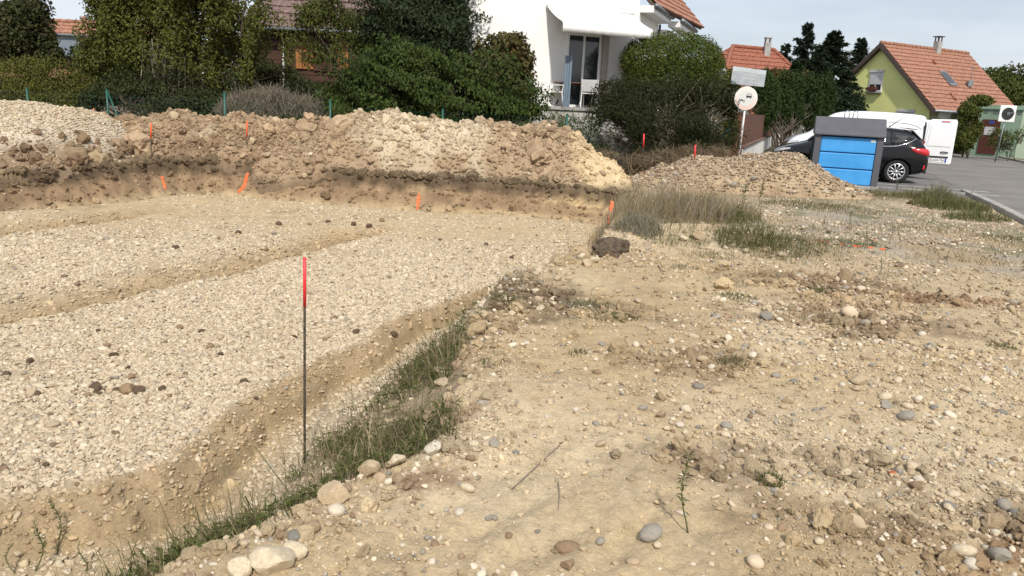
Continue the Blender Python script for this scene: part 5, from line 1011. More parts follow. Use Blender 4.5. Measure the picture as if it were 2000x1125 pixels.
tree('bramble_bush', 'straggly bramble and dry weeds at the foot of the mesh fence', 'bush', 660, 21.8, [blob(620, 225, 21.8, 35, 18), blob(660, 225, 21.8, 45, 18), blob(700, 235, 21.7, 45, 14), blob(560, 232, 21.7, 40, 10)], 3500, .08, G_MID + [(.16, .12, .045)], 15, .015, 6, bare=40, aspect=.4, gap=-.2)
brush('dry_weeds', 'dry brown weeds at the foot of the privet bush', 1290, 20.6, [blob(1250, 318, 20.6, 40, 22), blob(1300, 310, 20.6, 45, 24), blob(1350, 300, 21, 40, 20), blob(1400, 300, 21.4, 35, 18), blob(1180, 310, 20.8, 35, 20)], 1500, 16, mat('brown_straw', (.17, .125, .075), .95, .3, 20), .006, 'weeds')
# hedges and conifers right of the road sign
tree('thuja_hedge', 'tall green thuja hedge row behind the board fence', 'hedge', 1535, 36, [blob(1500 + 27 * k, 200 - 3 * (k % 2), 36 + .8 * k, 22, 48 + 4 * (k % 3)) for k in range(5)] + [blob(1490, 170, 36, 20, 30)], 15000, .16, [(.022, .042, .012), (.036, .062, .016), (.055, .08, .022)], 17, .08, 5, aspect=.4, droop=-.9, gap=-.8, lump=.1, mt2=M_NEEDLE)
tree('beech_hedge', 'yellow brown deciduous hedge below the red tiled roof', 'hedge', 1530, 43, [blob(1510, 155, 43, 32, 18), blob(1550, 160, 43, 38, 18), blob(1580, 168, 43, 30, 18)], 5000, .17, [(.07, .065, .02), (.12, .09, .03), (.16, .11, .045)], 18, .06, 4, aspect=.7)
tree('garden_bush', 'light green garden bush just beside the road sign pole', 'bush', 1428, 25.5, [blob(1425, 190, 25.5, 26, 40), blob(1432, 150, 26, 16, 18), blob(1420, 250, 25, 22, 40)], 2500, .1, G_YEL, 19, .03, 3, aspect=.6)
def conifer(name, label, px, Y, top, bot, halfw, n, seed, cols, tiers=14, size=.30, droop=.55, ragged=.25, group=None):
    pt = gy(px, top, Y); pb = gy(px, bot, Y); W_ = halfw * Y / FPX; Htop = pt[2]; root = thing(name, label, 'tree', (pt[0], Y, 0), group=group); r = np.random.default_rng(seed); P = []; A = []; segs = [([(0, 0, -.1), (0, 0, Htop * .5), (0, 0, Htop)], .16, .03)]
    z0 = max(.5, pb[2]); 
    nb = tiers * 9
    for i in range(nb):
        t = (i + r.random()) / nb; z = z0 + (Htop - z0) * t; L = W_ * (1 - t) ** .85 * r.uniform(1 - ragged * 1.5, 1 + ragged) + .12; th = r.uniform(0, 6.283); d = np.array([math.cos(th), math.sin(th), -droop * .5 + .7 * t ** 2]); e = np.array([0, 0, z]) + d * L
        segs.append(([(0, 0, z), tuple(e * np.array([.6, .6, 1]) + np.array([0, 0, .05])), tuple(e)], .03, .008)); k = max(5, int(1.8 * n / nb)); u = r.random(k) ** .6
        q = np.array([0, 0, z])[None] + d[None] * (L * u)[:, None] + r.normal(size=(k, 3)) * .10 * np.array([1, 1, .6]) * (L * .6 + .06); q[:, 2] -= .12 * (u * L) ** 1.5; P.append(q); A.append(np.tile(d, (k, 1)) + r.normal(size=(k, 3)) * .5 + np.array([0, 0, -droop]))
    limbs('trunk', root, segs, M_PTRUNK, 5); P = np.vstack(P); A = unit(np.vstack(A)); m_ = len(P); N = unit(r.normal(size=(m_, 3)) * .6 + np.array([0, 0, .8])); L = size * r.uniform(.5, 1.2, m_) * .58; V, F = leaf_quads(P, N, A, L, L * .36)
    C = np.array(cols); c = C[r.integers(len(C), size=m_)] * r.uniform(.7, 1.3, m_)[:, None]; link('crown', np_mesh('crown', V, F, M_NEEDLE, np.repeat(c, 4, 0)), root)
GC = 'dark conifers behind the parked cars'
conifer('pine_tree', 'open branched tall pine with bare gaps beside the red roof', 1578, 55, 50, 215, 52, 4600, 21, [(.022, .034, .022), (.03, .045, .028)], 9, .5, .1, .5)
conifer('pine_tree', 'small grey pine top just right of the red roof', 1535, 60, 90, 215, 34, 2200, 22, [(.03, .04, .028), (.04, .05, .034)], 8, .45, .15, .5)
conifer('fir_tree', 'broad dark fir with upswept tips next to the tall pine', 1632, 52, 66, 235, 74, 12000, 23, G_CON, 16, .42, .35, .3)
conifer('fir_tree', 'dense short fir filling the gap behind the parked cars', 1600, 47, 110, 240, 72, 9000, 24, G_CON, 14, .4, .5, .25)
conifer('spruce_tree', 'slim pointed spruce left of the yellow house', 1683, 66, 77, 200, 36, 7000, 25, G_CON, 18, .42, .5, .15)
conifer('fir_tree', 'low dark fir touching the yellow gable', 1655, 48, 140, 240, 52, 7000, 26, G_CON, 12, .38, .5, .25)
conifer('fir_tree', 'dark green fir right behind the thuja hedge', 1562, 46, 120, 240, 55, 7000, 27, [(.016, .03, .012), (.026, .044, .016)], 12, .38, .5, .25)
tree('dark_shrub', 'dark shrub mass behind the parked cars', 'bush', 1620, 46, [blob(1590, 205, 46, 45, 30), blob(1640, 205, 46, 40, 34), blob(1560, 212, 46, 35, 24), blob(1660, 215, 46, 22, 25)], 8000, .2, G_CON, 28, .05, 3, aspect=.5, gap=-.8)
tree('walnut_tree', 'round leafy tree behind the orange roof at the far right', 'tree', 1965, 75, [blob(1950, 160, 75, 32, 24), blob(1985, 155, 75, 38, 32), blob(2030, 150, 75, 45, 40), blob(1930, 175, 74, 22, 18), blob(1970, 185, 74, 45, 22)], 9000, .32, G_MID, 29, .2, aspect=.6, lump=.3)
tree('ivy_hedge', 'ivy covered hedge between the yellow house and the green garage', 'hedge', 1895, 42, [blob(1895, 215, 42, 18, 20), blob(1888, 250, 42, 18, 30), blob(1915, 196, 43, 20, 9), blob(1880, 275, 41.5, 16, 18), blob(1902, 262, 42, 14, 24)], 8000, .14, G_YEL[:2] + G_MID[1:], 30, .05, 4, aspect=.7)
tree('low_hedge', 'low dark clipped hedge along the front of the yellow house', 'hedge', 1850, 42, [blob(1790 + 22 * k, 264, 42.4 - .1 * k, 24, 30, .6) for k in range(5)], 9000, .12, G_DARK + G_MID[:1], 31, .04, 4, aspect=.6, lump=.08, gap=-1.5)
tree('garden_shrub', 'thin flowering shrub beside the dark grey gate', 'bush', 1990, 40, [blob(1993, 262, 40, 12, 16), blob(1945, 270, 41, 16, 22), blob(1965, 275, 41, 14, 20)], 1200, .12, G_MID, 32, .02, 4, aspect=.5, bare=30)
tree('evergreen_hedge', 'dark evergreen hedge deep behind the tall loose tree', 'hedge', 380, 28.5, [blob(170 + 55 * k, 150 - 8 * (k % 3), 28.5, 45, 62) for k in range(6)], 13000, .15, G_DARK, 33, .06, 6, aspect=.5, gap=-1.2)

# ------------------------------------------------------------------ loose stones: instanced gravel, pebbles and clods
def stone_nodes(name, matl, angular=False, detail=2, amp=.35):
    ng = bpy.data.node_groups.new(name, 'GeometryNodeTree'); ng.interface.new_socket('Geometry', in_out='INPUT', socket_type='NodeSocketGeometry'); ng.interface.new_socket('Geometry', in_out='OUTPUT', socket_type='NodeSocketGeometry')
    N, L = ng.nodes, ng.links; gi = N.new('NodeGroupInput'); go = N.new('NodeGroupOutput'); g2i = N.new('GeometryNodeGeometryToInstance')
    for k in range(6):
        ico = N.new('GeometryNodeMeshIcoSphere'); ico.inputs['Radius'].default_value = .5; ico.inputs['Subdivisions'].default_value = detail
        noi = N.new('ShaderNodeTexNoise'); noi.noise_dimensions = '4D'; noi.inputs['W'].default_value = 3.7 * k + 1; noi.inputs['Scale'].default_value = 2.6 if angular else 1.5; noi.inputs['Detail'].default_value = 3 if angular else 0
        sub = N.new('ShaderNodeVectorMath'); sub.operation = 'SUBTRACT'; sub.inputs[1].default_value = (.5, .5, .5); scl = N.new('ShaderNodeVectorMath'); scl.operation = 'SCALE'; scl.inputs['Scale'].default_value = amp * 2.6 if angular else amp * 1.6
        sp = N.new('GeometryNodeSetPosition'); ss = N.new('GeometryNodeSetShadeSmooth'); ss.inputs['Shade Smooth'].default_value = not angular; sm = N.new('GeometryNodeSetMaterial'); sm.inputs['Material'].default_value = matl
        L.new(noi.outputs['Color'], sub.inputs[0]); L.new(sub.outputs[0], scl.inputs[0]); L.new(ico.outputs['Mesh'], sp.inputs['Geometry']); L.new(scl.outputs[0], sp.inputs['Offset']); L.new(sp.outputs[0], ss.inputs[0]); L.new(ss.outputs[0], sm.inputs[0]); L.new(sm.outputs[0], g2i.inputs[0])
    iop = N.new('GeometryNodeInstanceOnPoints'); iop.inputs['Pick Instance'].default_value = True
    for nm, typ, sock in (('rot', 'FLOAT_VECTOR', 'Rotation'), ('scl', 'FLOAT_VECTOR', 'Scale'), ('vid', 'INT', 'Instance Index')):
        na = N.new('GeometryNodeInputNamedAttribute'); na.data_type = typ; na.inputs['Name'].default_value = nm; out = na.outputs['Attribute']
        if sock == 'Rotation':
            e2r = N.new('FunctionNodeEulerToRotation'); L.new(out, e2r.inputs[0]); out = e2r.outputs[0]
        L.new(out, iop.inputs[sock])
    L.new(gi.outputs[0], iop.inputs['Points']); L.new(g2i.outputs[0], iop.inputs['Instance']); L.new(iop.outputs[0], go.inputs[0]); return ng
M_PEB = col_mat('pebble_stone', rough=.8, bump=.15, bscale=9, var=.15, vscale=4, inst=True, attr='col'); M_CLOD = col_mat('crumbly_clod', rough=.97, bump=.7, bscale=9, var=.25, vscale=5, inst=True, attr='col')
NG_PEB = stone_nodes('pebble_shapes', M_PEB, False, 2, .35); NG_CLOD = stone_nodes('clod_shapes', M_CLOD, True, 3, .34)
def scatter(name, label, cat, P, S, C, ng, seed, flat=(.45, .8), tilt=.35, sink=.2):
    r = np.random.default_rng(seed); n = len(P); P = np.array(P); sc3 = np.stack([S * r.uniform(.85, 1.35, n), S * r.uniform(.7, 1.0, n), S * r.uniform(*flat, n)], -1); rot = np.stack([r.normal(size=n) * tilt, r.normal(size=n) * tilt, r.uniform(0, 6.283, n)], -1)
    P[:, 2] += sc3[:, 2] * (.5 - sink); me = bpy.data.meshes.new(name); me.vertices.add(n); me.vertices.foreach_set('co', P.astype(np.float32).ravel())
    for nm, typ, dat, key in (('rot', 'FLOAT_VECTOR', rot, 'vector'), ('scl', 'FLOAT_VECTOR', sc3, 'vector')): a = me.attributes.new(nm, typ, 'POINT'); a.data.foreach_set(key, dat.astype(np.float32).ravel())
    a = me.attributes.new('vid', 'INT', 'POINT'); a.data.foreach_set('value', r.integers(0, 6, n).astype(np.int32)); a = me.attributes.new('col', 'FLOAT_COLOR', 'POINT'); c4 = np.ones((n, 4), np.float32); c4[:, :3] = C; a.data.foreach_set('color', c4.ravel())
    o = link(name, me); md = o.modifiers.new('stones', 'NODES'); md.node_group = ng; return tag(o, label, cat, kind='stuff')
def pick(r, n, pal, p, var=.18): pal = np.array(pal); return np.clip(pal[r.choice(len(pal), n, p=np.array(p) / np.sum(p))] * r.uniform(1 - var, 1 + var, n)[:, None], .02, .85)
def box_pts(r, x0, x1, y0, y1, dens): n = int((x1 - x0) * (y1 - y0) * dens); return r.uniform(x0, x1, n), r.uniform(y0, y1, n)
def in_view(x, y, z, mgx=260, mgy=90):
    q = np.stack([x, y, z - CAM_H], -1); d = q @ _f; u = 1000 + FPX * (q @ _R) / np.maximum(d, .1); v = 562.5 - FPX * (q @ _U) / np.maximum(d, .1); return (d > .5) & (u > -mgx * 3) & (u < 2000 + mgx * 3) & (v < 1125 + mgy * 3)
PAL_PAD = [(.49, .41, .29), (.455, .37, .255), (.54, .465, .345), (.38, .305, .205), (.30, .26, .205), (.18, .125, .08), (.44, .33, .22)]; W_PAD = [5, 5, 2.6, 2.4, .6, .4, .5]
PAL_GR = [(.46, .37, .26), (.55, .48, .37), (.36, .28, .19), (.30, .272, .225), (.56, .48, .365), (.235, .215, .185), (.24, .165, .105)]; W_GR = [6, 2.4, 5, 1.2, .9, .7, 2]
# gravel on the pit floor
r = np.random.default_rng(401); X = []; Y_ = []; S = []
for x0, x1, y0, y1, dens, s0 in ((-5.5, -.6, 2.6, 6.5, 4400, .0205), (-8, .6, 6.5, 10, 2700, .024), (-10.5, 2.2, 10, 17, 950, .030)):
    a, b = box_pts(r, x0, x1, y0, y1, dens); X.append(a); Y_.append(b); S.append(s0 * np.exp(r.normal(size=len(a)) * .38))
X, Y_, S = map(np.concatenate, (X, Y_, S)); Zp, Dp = terrain(X, Y_, True)
pr_ = np.where(Dp['t'] < .95, .25, 1.0) * (1 - .9 * sstep(.12, .4, Dp['rough'])) * np.where(Dp['dB'] < .6, .1, 1) * (1 - .82 * Dp['fade']) * np.clip(.75 - .9 * fbm(X, Y_, .8, 4, 101), .15, 1)
pr_ = pr_ * (1 - .8 * np.clip(Dp['trf'], 0, 1))
k = Dp['ins'] & in_view(X, Y_, Zp) & (r.random(len(X)) < pr_)
scatter('gravel', 'pale cream river gravel covering the floor of the pit', 'gravel', np.stack([X, Y_, Zp], -1)[k], S[k], pick(r, k.sum(), PAL_PAD, W_PAD, .12), NG_PEB, 1, (.35, .7), .4, .3)
# pebbles on the ground right of the pit
r = np.random.default_rng(402); X = []; Y_ = []; S = []
for x0, x1, y0, y1, dens, s0, sg_ in ((-1.6, 6.6, 1.9, 5.2, 1350, .0115, .5), (-.8, 9, 5.2, 9.5, 700, .018, .5), (.8, 12, 9.5, 17, 520, .020, .5), (-1.6, 5, 1.9, 6, 75, .027, .38), (-.6, 8, 6, 12, 30, .036, .38)):
    a, b = box_pts(r, x0, x1, y0, y1, dens); X.append(a); Y_.append(b); S.append(s0 * np.exp(r.normal(size=len(a)) * sg_))
X, Y_, S = map(np.concatenate, (X, Y_, S)); Zp, Dp = terrain(X, Y_, True)
dn_s = np.clip(.32 + 1.1 * fbm(X, Y_, .9, 4, 411) + .5 * fbm(X, Y_, 3, 3, 412), .04, 1)
for px_, py_, rx, ry, cc, st in PATCH:
    if cc is C_PALE: p = gz(px_, py_); dn_s = dn_s * (1 - .85 * sstep(1.3, .3, ((X - p[0]) / rx) ** 2 + ((Y_ - p[1]) / ry) ** 2))
for px_, py_, rad in ((1560, 640, .6), (1700, 600, .5), (1780, 1010, .5), (1480, 880, .5), (960, 640, .45), (1750, 730, .5), (1500, 660, .6), (1750, 900, .7)): p = gz(px_, py_); dn_s = np.maximum(dn_s, .95 * np.exp(-(((X - p[0]) / rad) ** 2 + ((Y_ - p[1]) / (rad * 1.2)) ** 2)))
dn_s = np.maximum(dn_s, .8 * np.exp(-((Dp['dR'] - .2) / .22) ** 2) * (Y_ < 9.5))
k = ~Dp['ins'] & in_view(X, Y_, Zp) & (r.random(len(X)) < dn_s) & (road_u(X, Y_) < -.2) & ~Dp['pk']
scatter('pebbles', 'mixed beige and grey pebbles strewn over the sandy ground', 'pebbles', np.stack([X, Y_, Zp], -1)[k], S[k], pick(r, k.sum(), PAL_GR, W_GR), NG_PEB, 2, (.45, .85), .35, .28)
# crumbs of earth: bank rim, brown patches, pit walls
r = np.random.default_rng(403); x, y = box_pts(r, -2.5, 6, 1.9, 12, 420); Zp, Dp = terrain(x, y, True)
pr_ = .5 * np.exp(-((Dp['dR'] - .15) / .2) ** 2) * (y < 11)
for px_, py_, rx, ry, cc, st in PATCH:
    if cc is not C_PALE: p = gz(px_, py_); pr_ = np.maximum(pr_, .75 * sstep(1.6, .2, ((x - p[0]) / rx) ** 2 + ((y - p[1]) / ry) ** 2))
pr_ = np.maximum(pr_, .05); k = ~Dp['ins'] & in_view(x, y, Zp) & (r.random(len(x)) < pr_); x, y, z = x[k], y[k], Zp[k]; gcx = ground_color(x, y, z, {q: v[k] for q, v in Dp.items()})
scatter('soil_crumbs', 'crumbled clods of earth along the bank and on the brown patches', 'soil', np.stack([x, y, z], -1), .028 * np.exp(r.normal(size=len(x)) * .55), gcx * r.uniform(.75, 1.15, len(x))[:, None], NG_CLOD, 3, (.5, .9), .6, .25)
r = np.random.default_rng(404); x, y = box_pts(r, -10.5, 3, 11, 17.6, 420); Zp, Dp = terrain(x, y, True)
k = (np.where(Dp['ins'], Dp['dB'] < .62, Dp['dB'] < .35)) & (r.random(len(x)) < np.where(Dp['ins'], .2, .85)); x, y, z = x[k], y[k], Zp[k]; D2 = {q: v[k] for q, v in Dp.items()}; gcx = ground_color(x, y, z, D2)
scatter('wall_crumbs', 'dark sods and crumbled earth along the rim of the pit wall', 'soil', np.stack([x, y, z], -1), np.where(D2['ins'], .045, .075) * np.exp(r.normal(size=len(x)) * .5), gcx * r.uniform(.7, 1.25, len(x))[:, None], NG_CLOD, 4, (.5, .9), .6, .25)
r = np.random.default_rng(406); X = []; Y_ = []; S = []
for x0, x1, y0, y1, dens, s0 in ((-1.4, 6.4, 1.9, 5.5, 2300, .0075), (-.8, 9, 5.5, 10, 700, .013)):
    a, b = box_pts(r, x0, x1, y0, y1, dens); X.append(a); Y_.append(b); S.append(s0 * np.exp(r.normal(size=len(a)) * .55))
X, Y_, S = map(np.concatenate, (X, Y_, S)); Zp, Dp = terrain(X, Y_, True); k = ~Dp['ins'] & in_view(X, Y_, Zp) & (r.random(len(X)) < np.clip(.5 + 1.3 * fbm(X, Y_, 1.4, 4, 415), .06, 1)); gcx = ground_color(X[k], Y_[k], Zp[k], {q: v[k] for q, v in Dp.items()})
scatter('fine_crumbs', 'fine grit and earth crumbs over the sandy ground', 'soil', np.stack([X, Y_, Zp], -1)[k], S[k], gcx * r.uniform(.72, 1.15, k.sum())[:, None], NG_PEB, 14, (.5, .9), .5, .25)
r = np.random.default_rng(407); X = []; Y_ = []; S = []
for x0, x1, y0, y1, dens, s0 in ((-5.5, 0, 2.4, 6.5, 1500, .017), (-8, 1, 6.5, 14, 500, .026)):
    a, b = box_pts(r, x0, x1, y0, y1, dens); X.append(a); Y_.append(b); S.append(s0 * np.exp(r.normal(size=len(a)) * .5))
X, Y_, S = map(np.concatenate, (X, Y_, S)); Zp, Dp = terrain(X, Y_, True); k = Dp['ins'] & in_view(X, Y_, Zp) & (r.random(len(X)) < sstep(.08, .45, Dp['rough'])); gcx = ground_color(X[k], Y_[k], Zp[k], {q: v[k] for q, v in Dp.items()})
scatter('edge_crumbs', 'gritty crumbs and embedded pebbles on the cut edges of the gravel pads', 'soil', np.stack([X, Y_, Zp], -1)[k], S[k], gcx * r.uniform(.8, 1.3, k.sum())[:, None], NG_PEB, 15, (.45, .8), .6, .3)
# heaps
def on_heap(H, n, r, minh=.06, front_only=True):
    ok = np.where(H['ok'] & (H['h'] > minh))[0]; i = r.choice(ok, n); x = H['x'][i] + r.uniform(-.025, .025, n); y = H['y'][i] + r.uniform(-.025, .025, n); return x, y, H['z'][i], H['h'][i]
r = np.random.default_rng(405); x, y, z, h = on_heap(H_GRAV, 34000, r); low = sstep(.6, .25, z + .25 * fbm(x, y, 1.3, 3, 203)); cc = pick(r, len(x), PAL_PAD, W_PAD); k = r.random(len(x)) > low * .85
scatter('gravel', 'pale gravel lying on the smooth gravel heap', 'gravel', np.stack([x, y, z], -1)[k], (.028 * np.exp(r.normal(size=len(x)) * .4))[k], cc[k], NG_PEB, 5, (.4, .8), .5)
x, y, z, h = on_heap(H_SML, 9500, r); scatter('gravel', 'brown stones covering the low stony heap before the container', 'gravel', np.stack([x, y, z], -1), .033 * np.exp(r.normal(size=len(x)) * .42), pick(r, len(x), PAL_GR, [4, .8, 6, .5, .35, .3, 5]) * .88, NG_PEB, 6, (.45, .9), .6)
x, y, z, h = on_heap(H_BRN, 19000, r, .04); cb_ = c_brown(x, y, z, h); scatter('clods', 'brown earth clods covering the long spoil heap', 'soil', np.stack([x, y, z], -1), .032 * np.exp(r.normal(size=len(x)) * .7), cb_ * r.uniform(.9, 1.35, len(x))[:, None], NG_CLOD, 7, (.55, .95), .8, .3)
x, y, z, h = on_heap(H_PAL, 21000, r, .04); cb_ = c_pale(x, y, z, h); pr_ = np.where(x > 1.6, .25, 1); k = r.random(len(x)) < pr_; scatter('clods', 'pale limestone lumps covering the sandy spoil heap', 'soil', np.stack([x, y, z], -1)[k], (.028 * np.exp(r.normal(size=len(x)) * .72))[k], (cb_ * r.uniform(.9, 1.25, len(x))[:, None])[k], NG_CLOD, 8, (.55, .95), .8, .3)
x, y, z, h = on_heap(H_GRAV, 900, r); low = z + .25 * fbm(x, y, 1.3, 3, 203) < .5; scatter('clods', 'dark clods at the foot of the smooth gravel heap', 'soil', np.stack([x, y, z], -1)[low], (.11 * np.exp(r.normal(size=len(x)) * .45))[low], pick(r, low.sum(), [C_CLAY * .8, C_SOIL], [2, 1]), NG_CLOD, 9, (.55, .95), .8, .3)

# ------------------------------------------------------------------ single stones
def stone_mesh(name, seed, kind, sub=3):
    r = np.random.default_rng(seed); bmm = bmesh.new(); bmesh.ops.create_icosphere(bmm, subdivisions=sub, radius=.5); cl = Clump(seed, 3.0 if kind == 'cobble' else 4.5); cl3 = Clump(seed + 5, 11)
    P = np.array([v.co[:] for v in bmm.verts])
    if kind == 'cobble': P = P * (1 + .07 * cl(P))[:, None] * np.array([1.25, .92, .62])
    else:
        for _ in range(11 if kind == 'block' else 8):
            nn = unit(r.normal(size=3)); d0 = r.uniform(.26, .42); dd = P @ nn; P = P - np.clip(dd - d0, 0, None)[:, None] * nn * (.99 if kind == 'block' else .9)
        P = P * (1 + .035 * cl(P) + (.022 if kind == 'block' else .055) * cl3(P))[:, None] * (np.array([1.25, 1.0, .85]) if kind == 'block' else np.array([1.15, 1.0, .8]))
    for v, p in zip(bmm.verts, P): v.co = p
    me = bpy.data.meshes.new(name); bmm.to_mesh(me); bmm.free(); me.polygons.foreach_set('use_smooth', [True] * len(me.polygons)); kind != 'cobble' and me.set_sharp_from_angle(angle=math.radians(24 if kind == 'block' else 32)); return me
def stone_mat(name, col, var=.16): return mat(name, col, .9, var, 7, .45, 26, spec=.2)
SM = {k: stone_mat('stone_' + k, c) for k, c in dict(cream=(.56, .47, .33), beige=(.44, .34, .22), grey=(.30, .272, .225), slate=(.215, .2, .172), brown=(.26, .18, .11), dark=(.11, .078, .05), white=(.56, .50, .40), brick=(.50, .14, .06), clay=(.33, .24, .155)).items()}
SHAPES = {}
def shape(kind, i, mk):
    key = (kind, i % 6, mk)
    if key not in SHAPES: me = stone_mesh('%s_mesh' % kind, 500 + i % 6 + 20 * ['cobble', 'clod', 'block'].index(kind), kind, 3 if kind == 'block' else 2); me.materials.append(SM[mk]); SHAPES[key] = me
    return SHAPES[key]
def put_stone(name, kind, mk, pos, size, label, cat, group=None, seed=0, rot=None, sq=(1, 1, 1), sink=.2):
    r = np.random.default_rng(seed); o = link(name, shape(kind, seed, mk), None, (pos[0], pos[1], pos[2] + size * sq[2] * (.31 if kind == 'cobble' else .38) * (1 - 2 * sink) )); o.scale = (size * sq[0], size * sq[1], size * sq[2]); o.rotation_euler = rot or (r.normal() * .15, r.normal() * .15, r.uniform(0, 6.28)); return tag(o, label, cat, group)
def px_stone(name, kind, mk, px, py, wpx, label, cat, seed, **kw):
    p = hit(px, py); d = np.linalg.norm(p - np.array([0, 0, CAM_H])); put_stone(name, kind, mk, p, wpx * d / FPX / 1.15, label, cat, seed=seed, **kw)
for a in (('boulder', 'block', 'cream', 536, 1112, 84, 'large cream limestone boulder at the lower end of the grass bank', 0), ('boulder', 'block', 'cream', 468, 1122, 52, 'cream rock half under the grass beside the large limestone boulder', 1),
          ('rock', 'cobble', 'slate', 575, 1052, 34, 'blue grey rounded stone beside the grass bank', 2), ('rock', 'cobble', 'brown', 550, 1050, 28, 'brown upright stone leaning on the blue grey stone', 3), ('boulder', 'block', 'beige', 722, 935, 46, 'knobbly beige rock at the top of the grass bank', 4),
          ('boulder', 'block', 'beige', 655, 978, 66, 'flat sandy slab of earth beside the knobbly beige rock', 5), ('boulder', 'clod', 'clay', 843, 822, 48, 'brown crumbly lump at the edge of the smooth sand track', 6), ('boulder', 'clod', 'clay', 800, 842, 38, 'brown earthy rock half sunk in the grass bank', 7),
          ('rock', 'block', 'white', 846, 885, 42, 'white limestone with a dark stain beside the grass bank', 8), ('rock', 'block', 'cream', 864, 752, 32, 'cream angular stone on the ragged stony bank', 9), ('rock', 'block', 'cream', 828, 838, 22, 'small cream square stone between two brown lumps', 10),
          ('rock', 'cobble', 'grey', 1270, 1048, 46, 'flat oval grey cobble lying alone on rutted sand', 11), ('rock', 'cobble', 'cream', 1284, 1068, 20, 'round cream pebble touching the flat oval cobble', 12), ('rock', 'cobble', 'grey', 1766, 818, 32, 'round grey cobble in a small hollow', 13),
          ('rock', 'block', 'cream', 1335, 470, 20, 'pointed cream stone on the crest of the low sandy ridge', 14), ('rock', 'block', 'beige', 1365, 468, 32, 'wedge shaped beige rock on the crest of the low sandy ridge', 15), ('rock', 'cobble', 'beige', 1372, 705, 26, 'upright beige cobble beside flattened dry weeds', 16), ('rock', 'block', 'white', 1390, 720, 16, 'small white cube of stone beside the upright beige cobble', 17),
          ('brick_shard', 'block', 'brick', 1742, 927, 13, 'small orange brick shard among the pebbles', 18), ('rock', 'block', 'brown', 1788, 955, 24, 'angular brown rock with a sharp edge', 19), ('rock', 'cobble', 'slate', 1550, 748, 17, 'blue grey cobble alone on pale sand', 20), ('rock', 'cobble', 'grey', 1960, 990, 26, 'pale grey flat cobble among damp brown soil', 21),
          ('rock', 'cobble', 'white', 920, 738, 17, 'white pebble at the head of the smooth sand track', 22), ('rock', 'cobble', 'cream', 1600, 1060, 20, 'cream pear shaped pebble on bare sand', 23), ('rock', 'cobble', 'grey', 1255, 800, 20, 'dark grey pebble on the edge of the sand track', 24), ('rock', 'block', 'cream', 1338, 805, 24, 'cream block beside a yellow sandy smear', 25), ('rock', 'block', 'clay', 1290, 815, 26, 'brown hollow clod beside white pebbles', 26), ('rock', 'cobble', 'white', 1328, 833, 19, 'white oval pebble below the brown hollow clod', 27)):
    px_stone(a[0], a[1], a[2], a[3], a[4], a[5], a[6], 'stone', a[7])
r = np.random.default_rng(410); cnt = 0
CAND = [(r.uniform(880, 1990), r.uniform(540, 1120)) for _ in range(420)] ; HP = hits(CAND); IN = inpoly(np.array([p[0] for p in HP]), np.array([p[1] for p in HP]), POLY)
NM = {'cream': 'cream', 'beige': 'beige', 'grey': 'grey', 'slate': 'blue grey', 'white': 'whitish', 'brown': 'brown'}
for i, p in enumerate(HP):
    if IN[i] or cnt >= 210 or fbm(np.array([p[0]]), np.array([p[1]]), .9, 4, 411)[0] < -.18: continue
    near_ = p[1] < 4.5; mk = r.choice(['cream', 'beige', 'grey', 'slate', 'white', 'brown'], p=[.28, .34, .13, .07, .10, .08]); s_ = float(np.clip(.034 * math.exp(r.normal() * .38), .018, .085)) * (1 if near_ else 1.35)
    put_stone('cobble', 'cobble' if r.random() < .72 else 'block', mk, p, s_, '%s stone among the loose pebbles on the sandy ground right of the pit' % NM[mk], 'stone', '%s stones on the sandy ground' % NM[mk], seed=600 + i, sink=.25); cnt += 1
CL = [(250, 770, 34), (185, 762, 26), (272, 768, 24), (170, 775, 14), (195, 772, 14), (75, 772, 12), (256, 740, 17), (230, 765, 15), (318, 763, 16), (330, 775, 12), (475, 748, 16), (192, 648, 11), (210, 680, 16), (222, 696, 16), (430, 694, 13), (410, 680, 16), (58, 708, 16), (15, 733, 14), (350, 643, 16), (395, 650, 14), (250, 720, 10), (655, 622, 12), (770, 655, 18), (695, 652, 18), (635, 665, 12), (575, 660, 12), (300, 592, 9), (428, 467, 10), (342, 486, 14), (465, 457, 14), (520, 490, 12), (650, 555, 9), (670, 541, 9), (760, 545, 12), (640, 435, 12), (545, 440, 14), (605, 440, 10), (950, 480, 12), (1000, 505, 10), (930, 508, 10), (690, 440, 14), (720, 445, 16), (745, 433, 14), (860, 470, 9), (90, 910, 12), (85, 1005, 12), (200, 880, 10), (155, 830, 12), (97, 810, 9), (500, 780, 10), (420, 735, 10)]
for i, ((px_, py_, w_), p) in enumerate(zip(CL, hits([c[:2] for c in CL]))):
    d = np.linalg.norm(p - np.array([0, 0, CAM_H])); put_stone('clod', 'clod', 'dark' if i % 3 else 'brown', p, w_ * d / FPX * .92, ['dark brown', 'dark earth', 'light brown'][0 if i % 3 else 2] + ' clod lying on the pale gravel of the pit floor', 'clod', 'clods on the gravel floor', seed=900 + i)
r = np.random.default_rng(420)
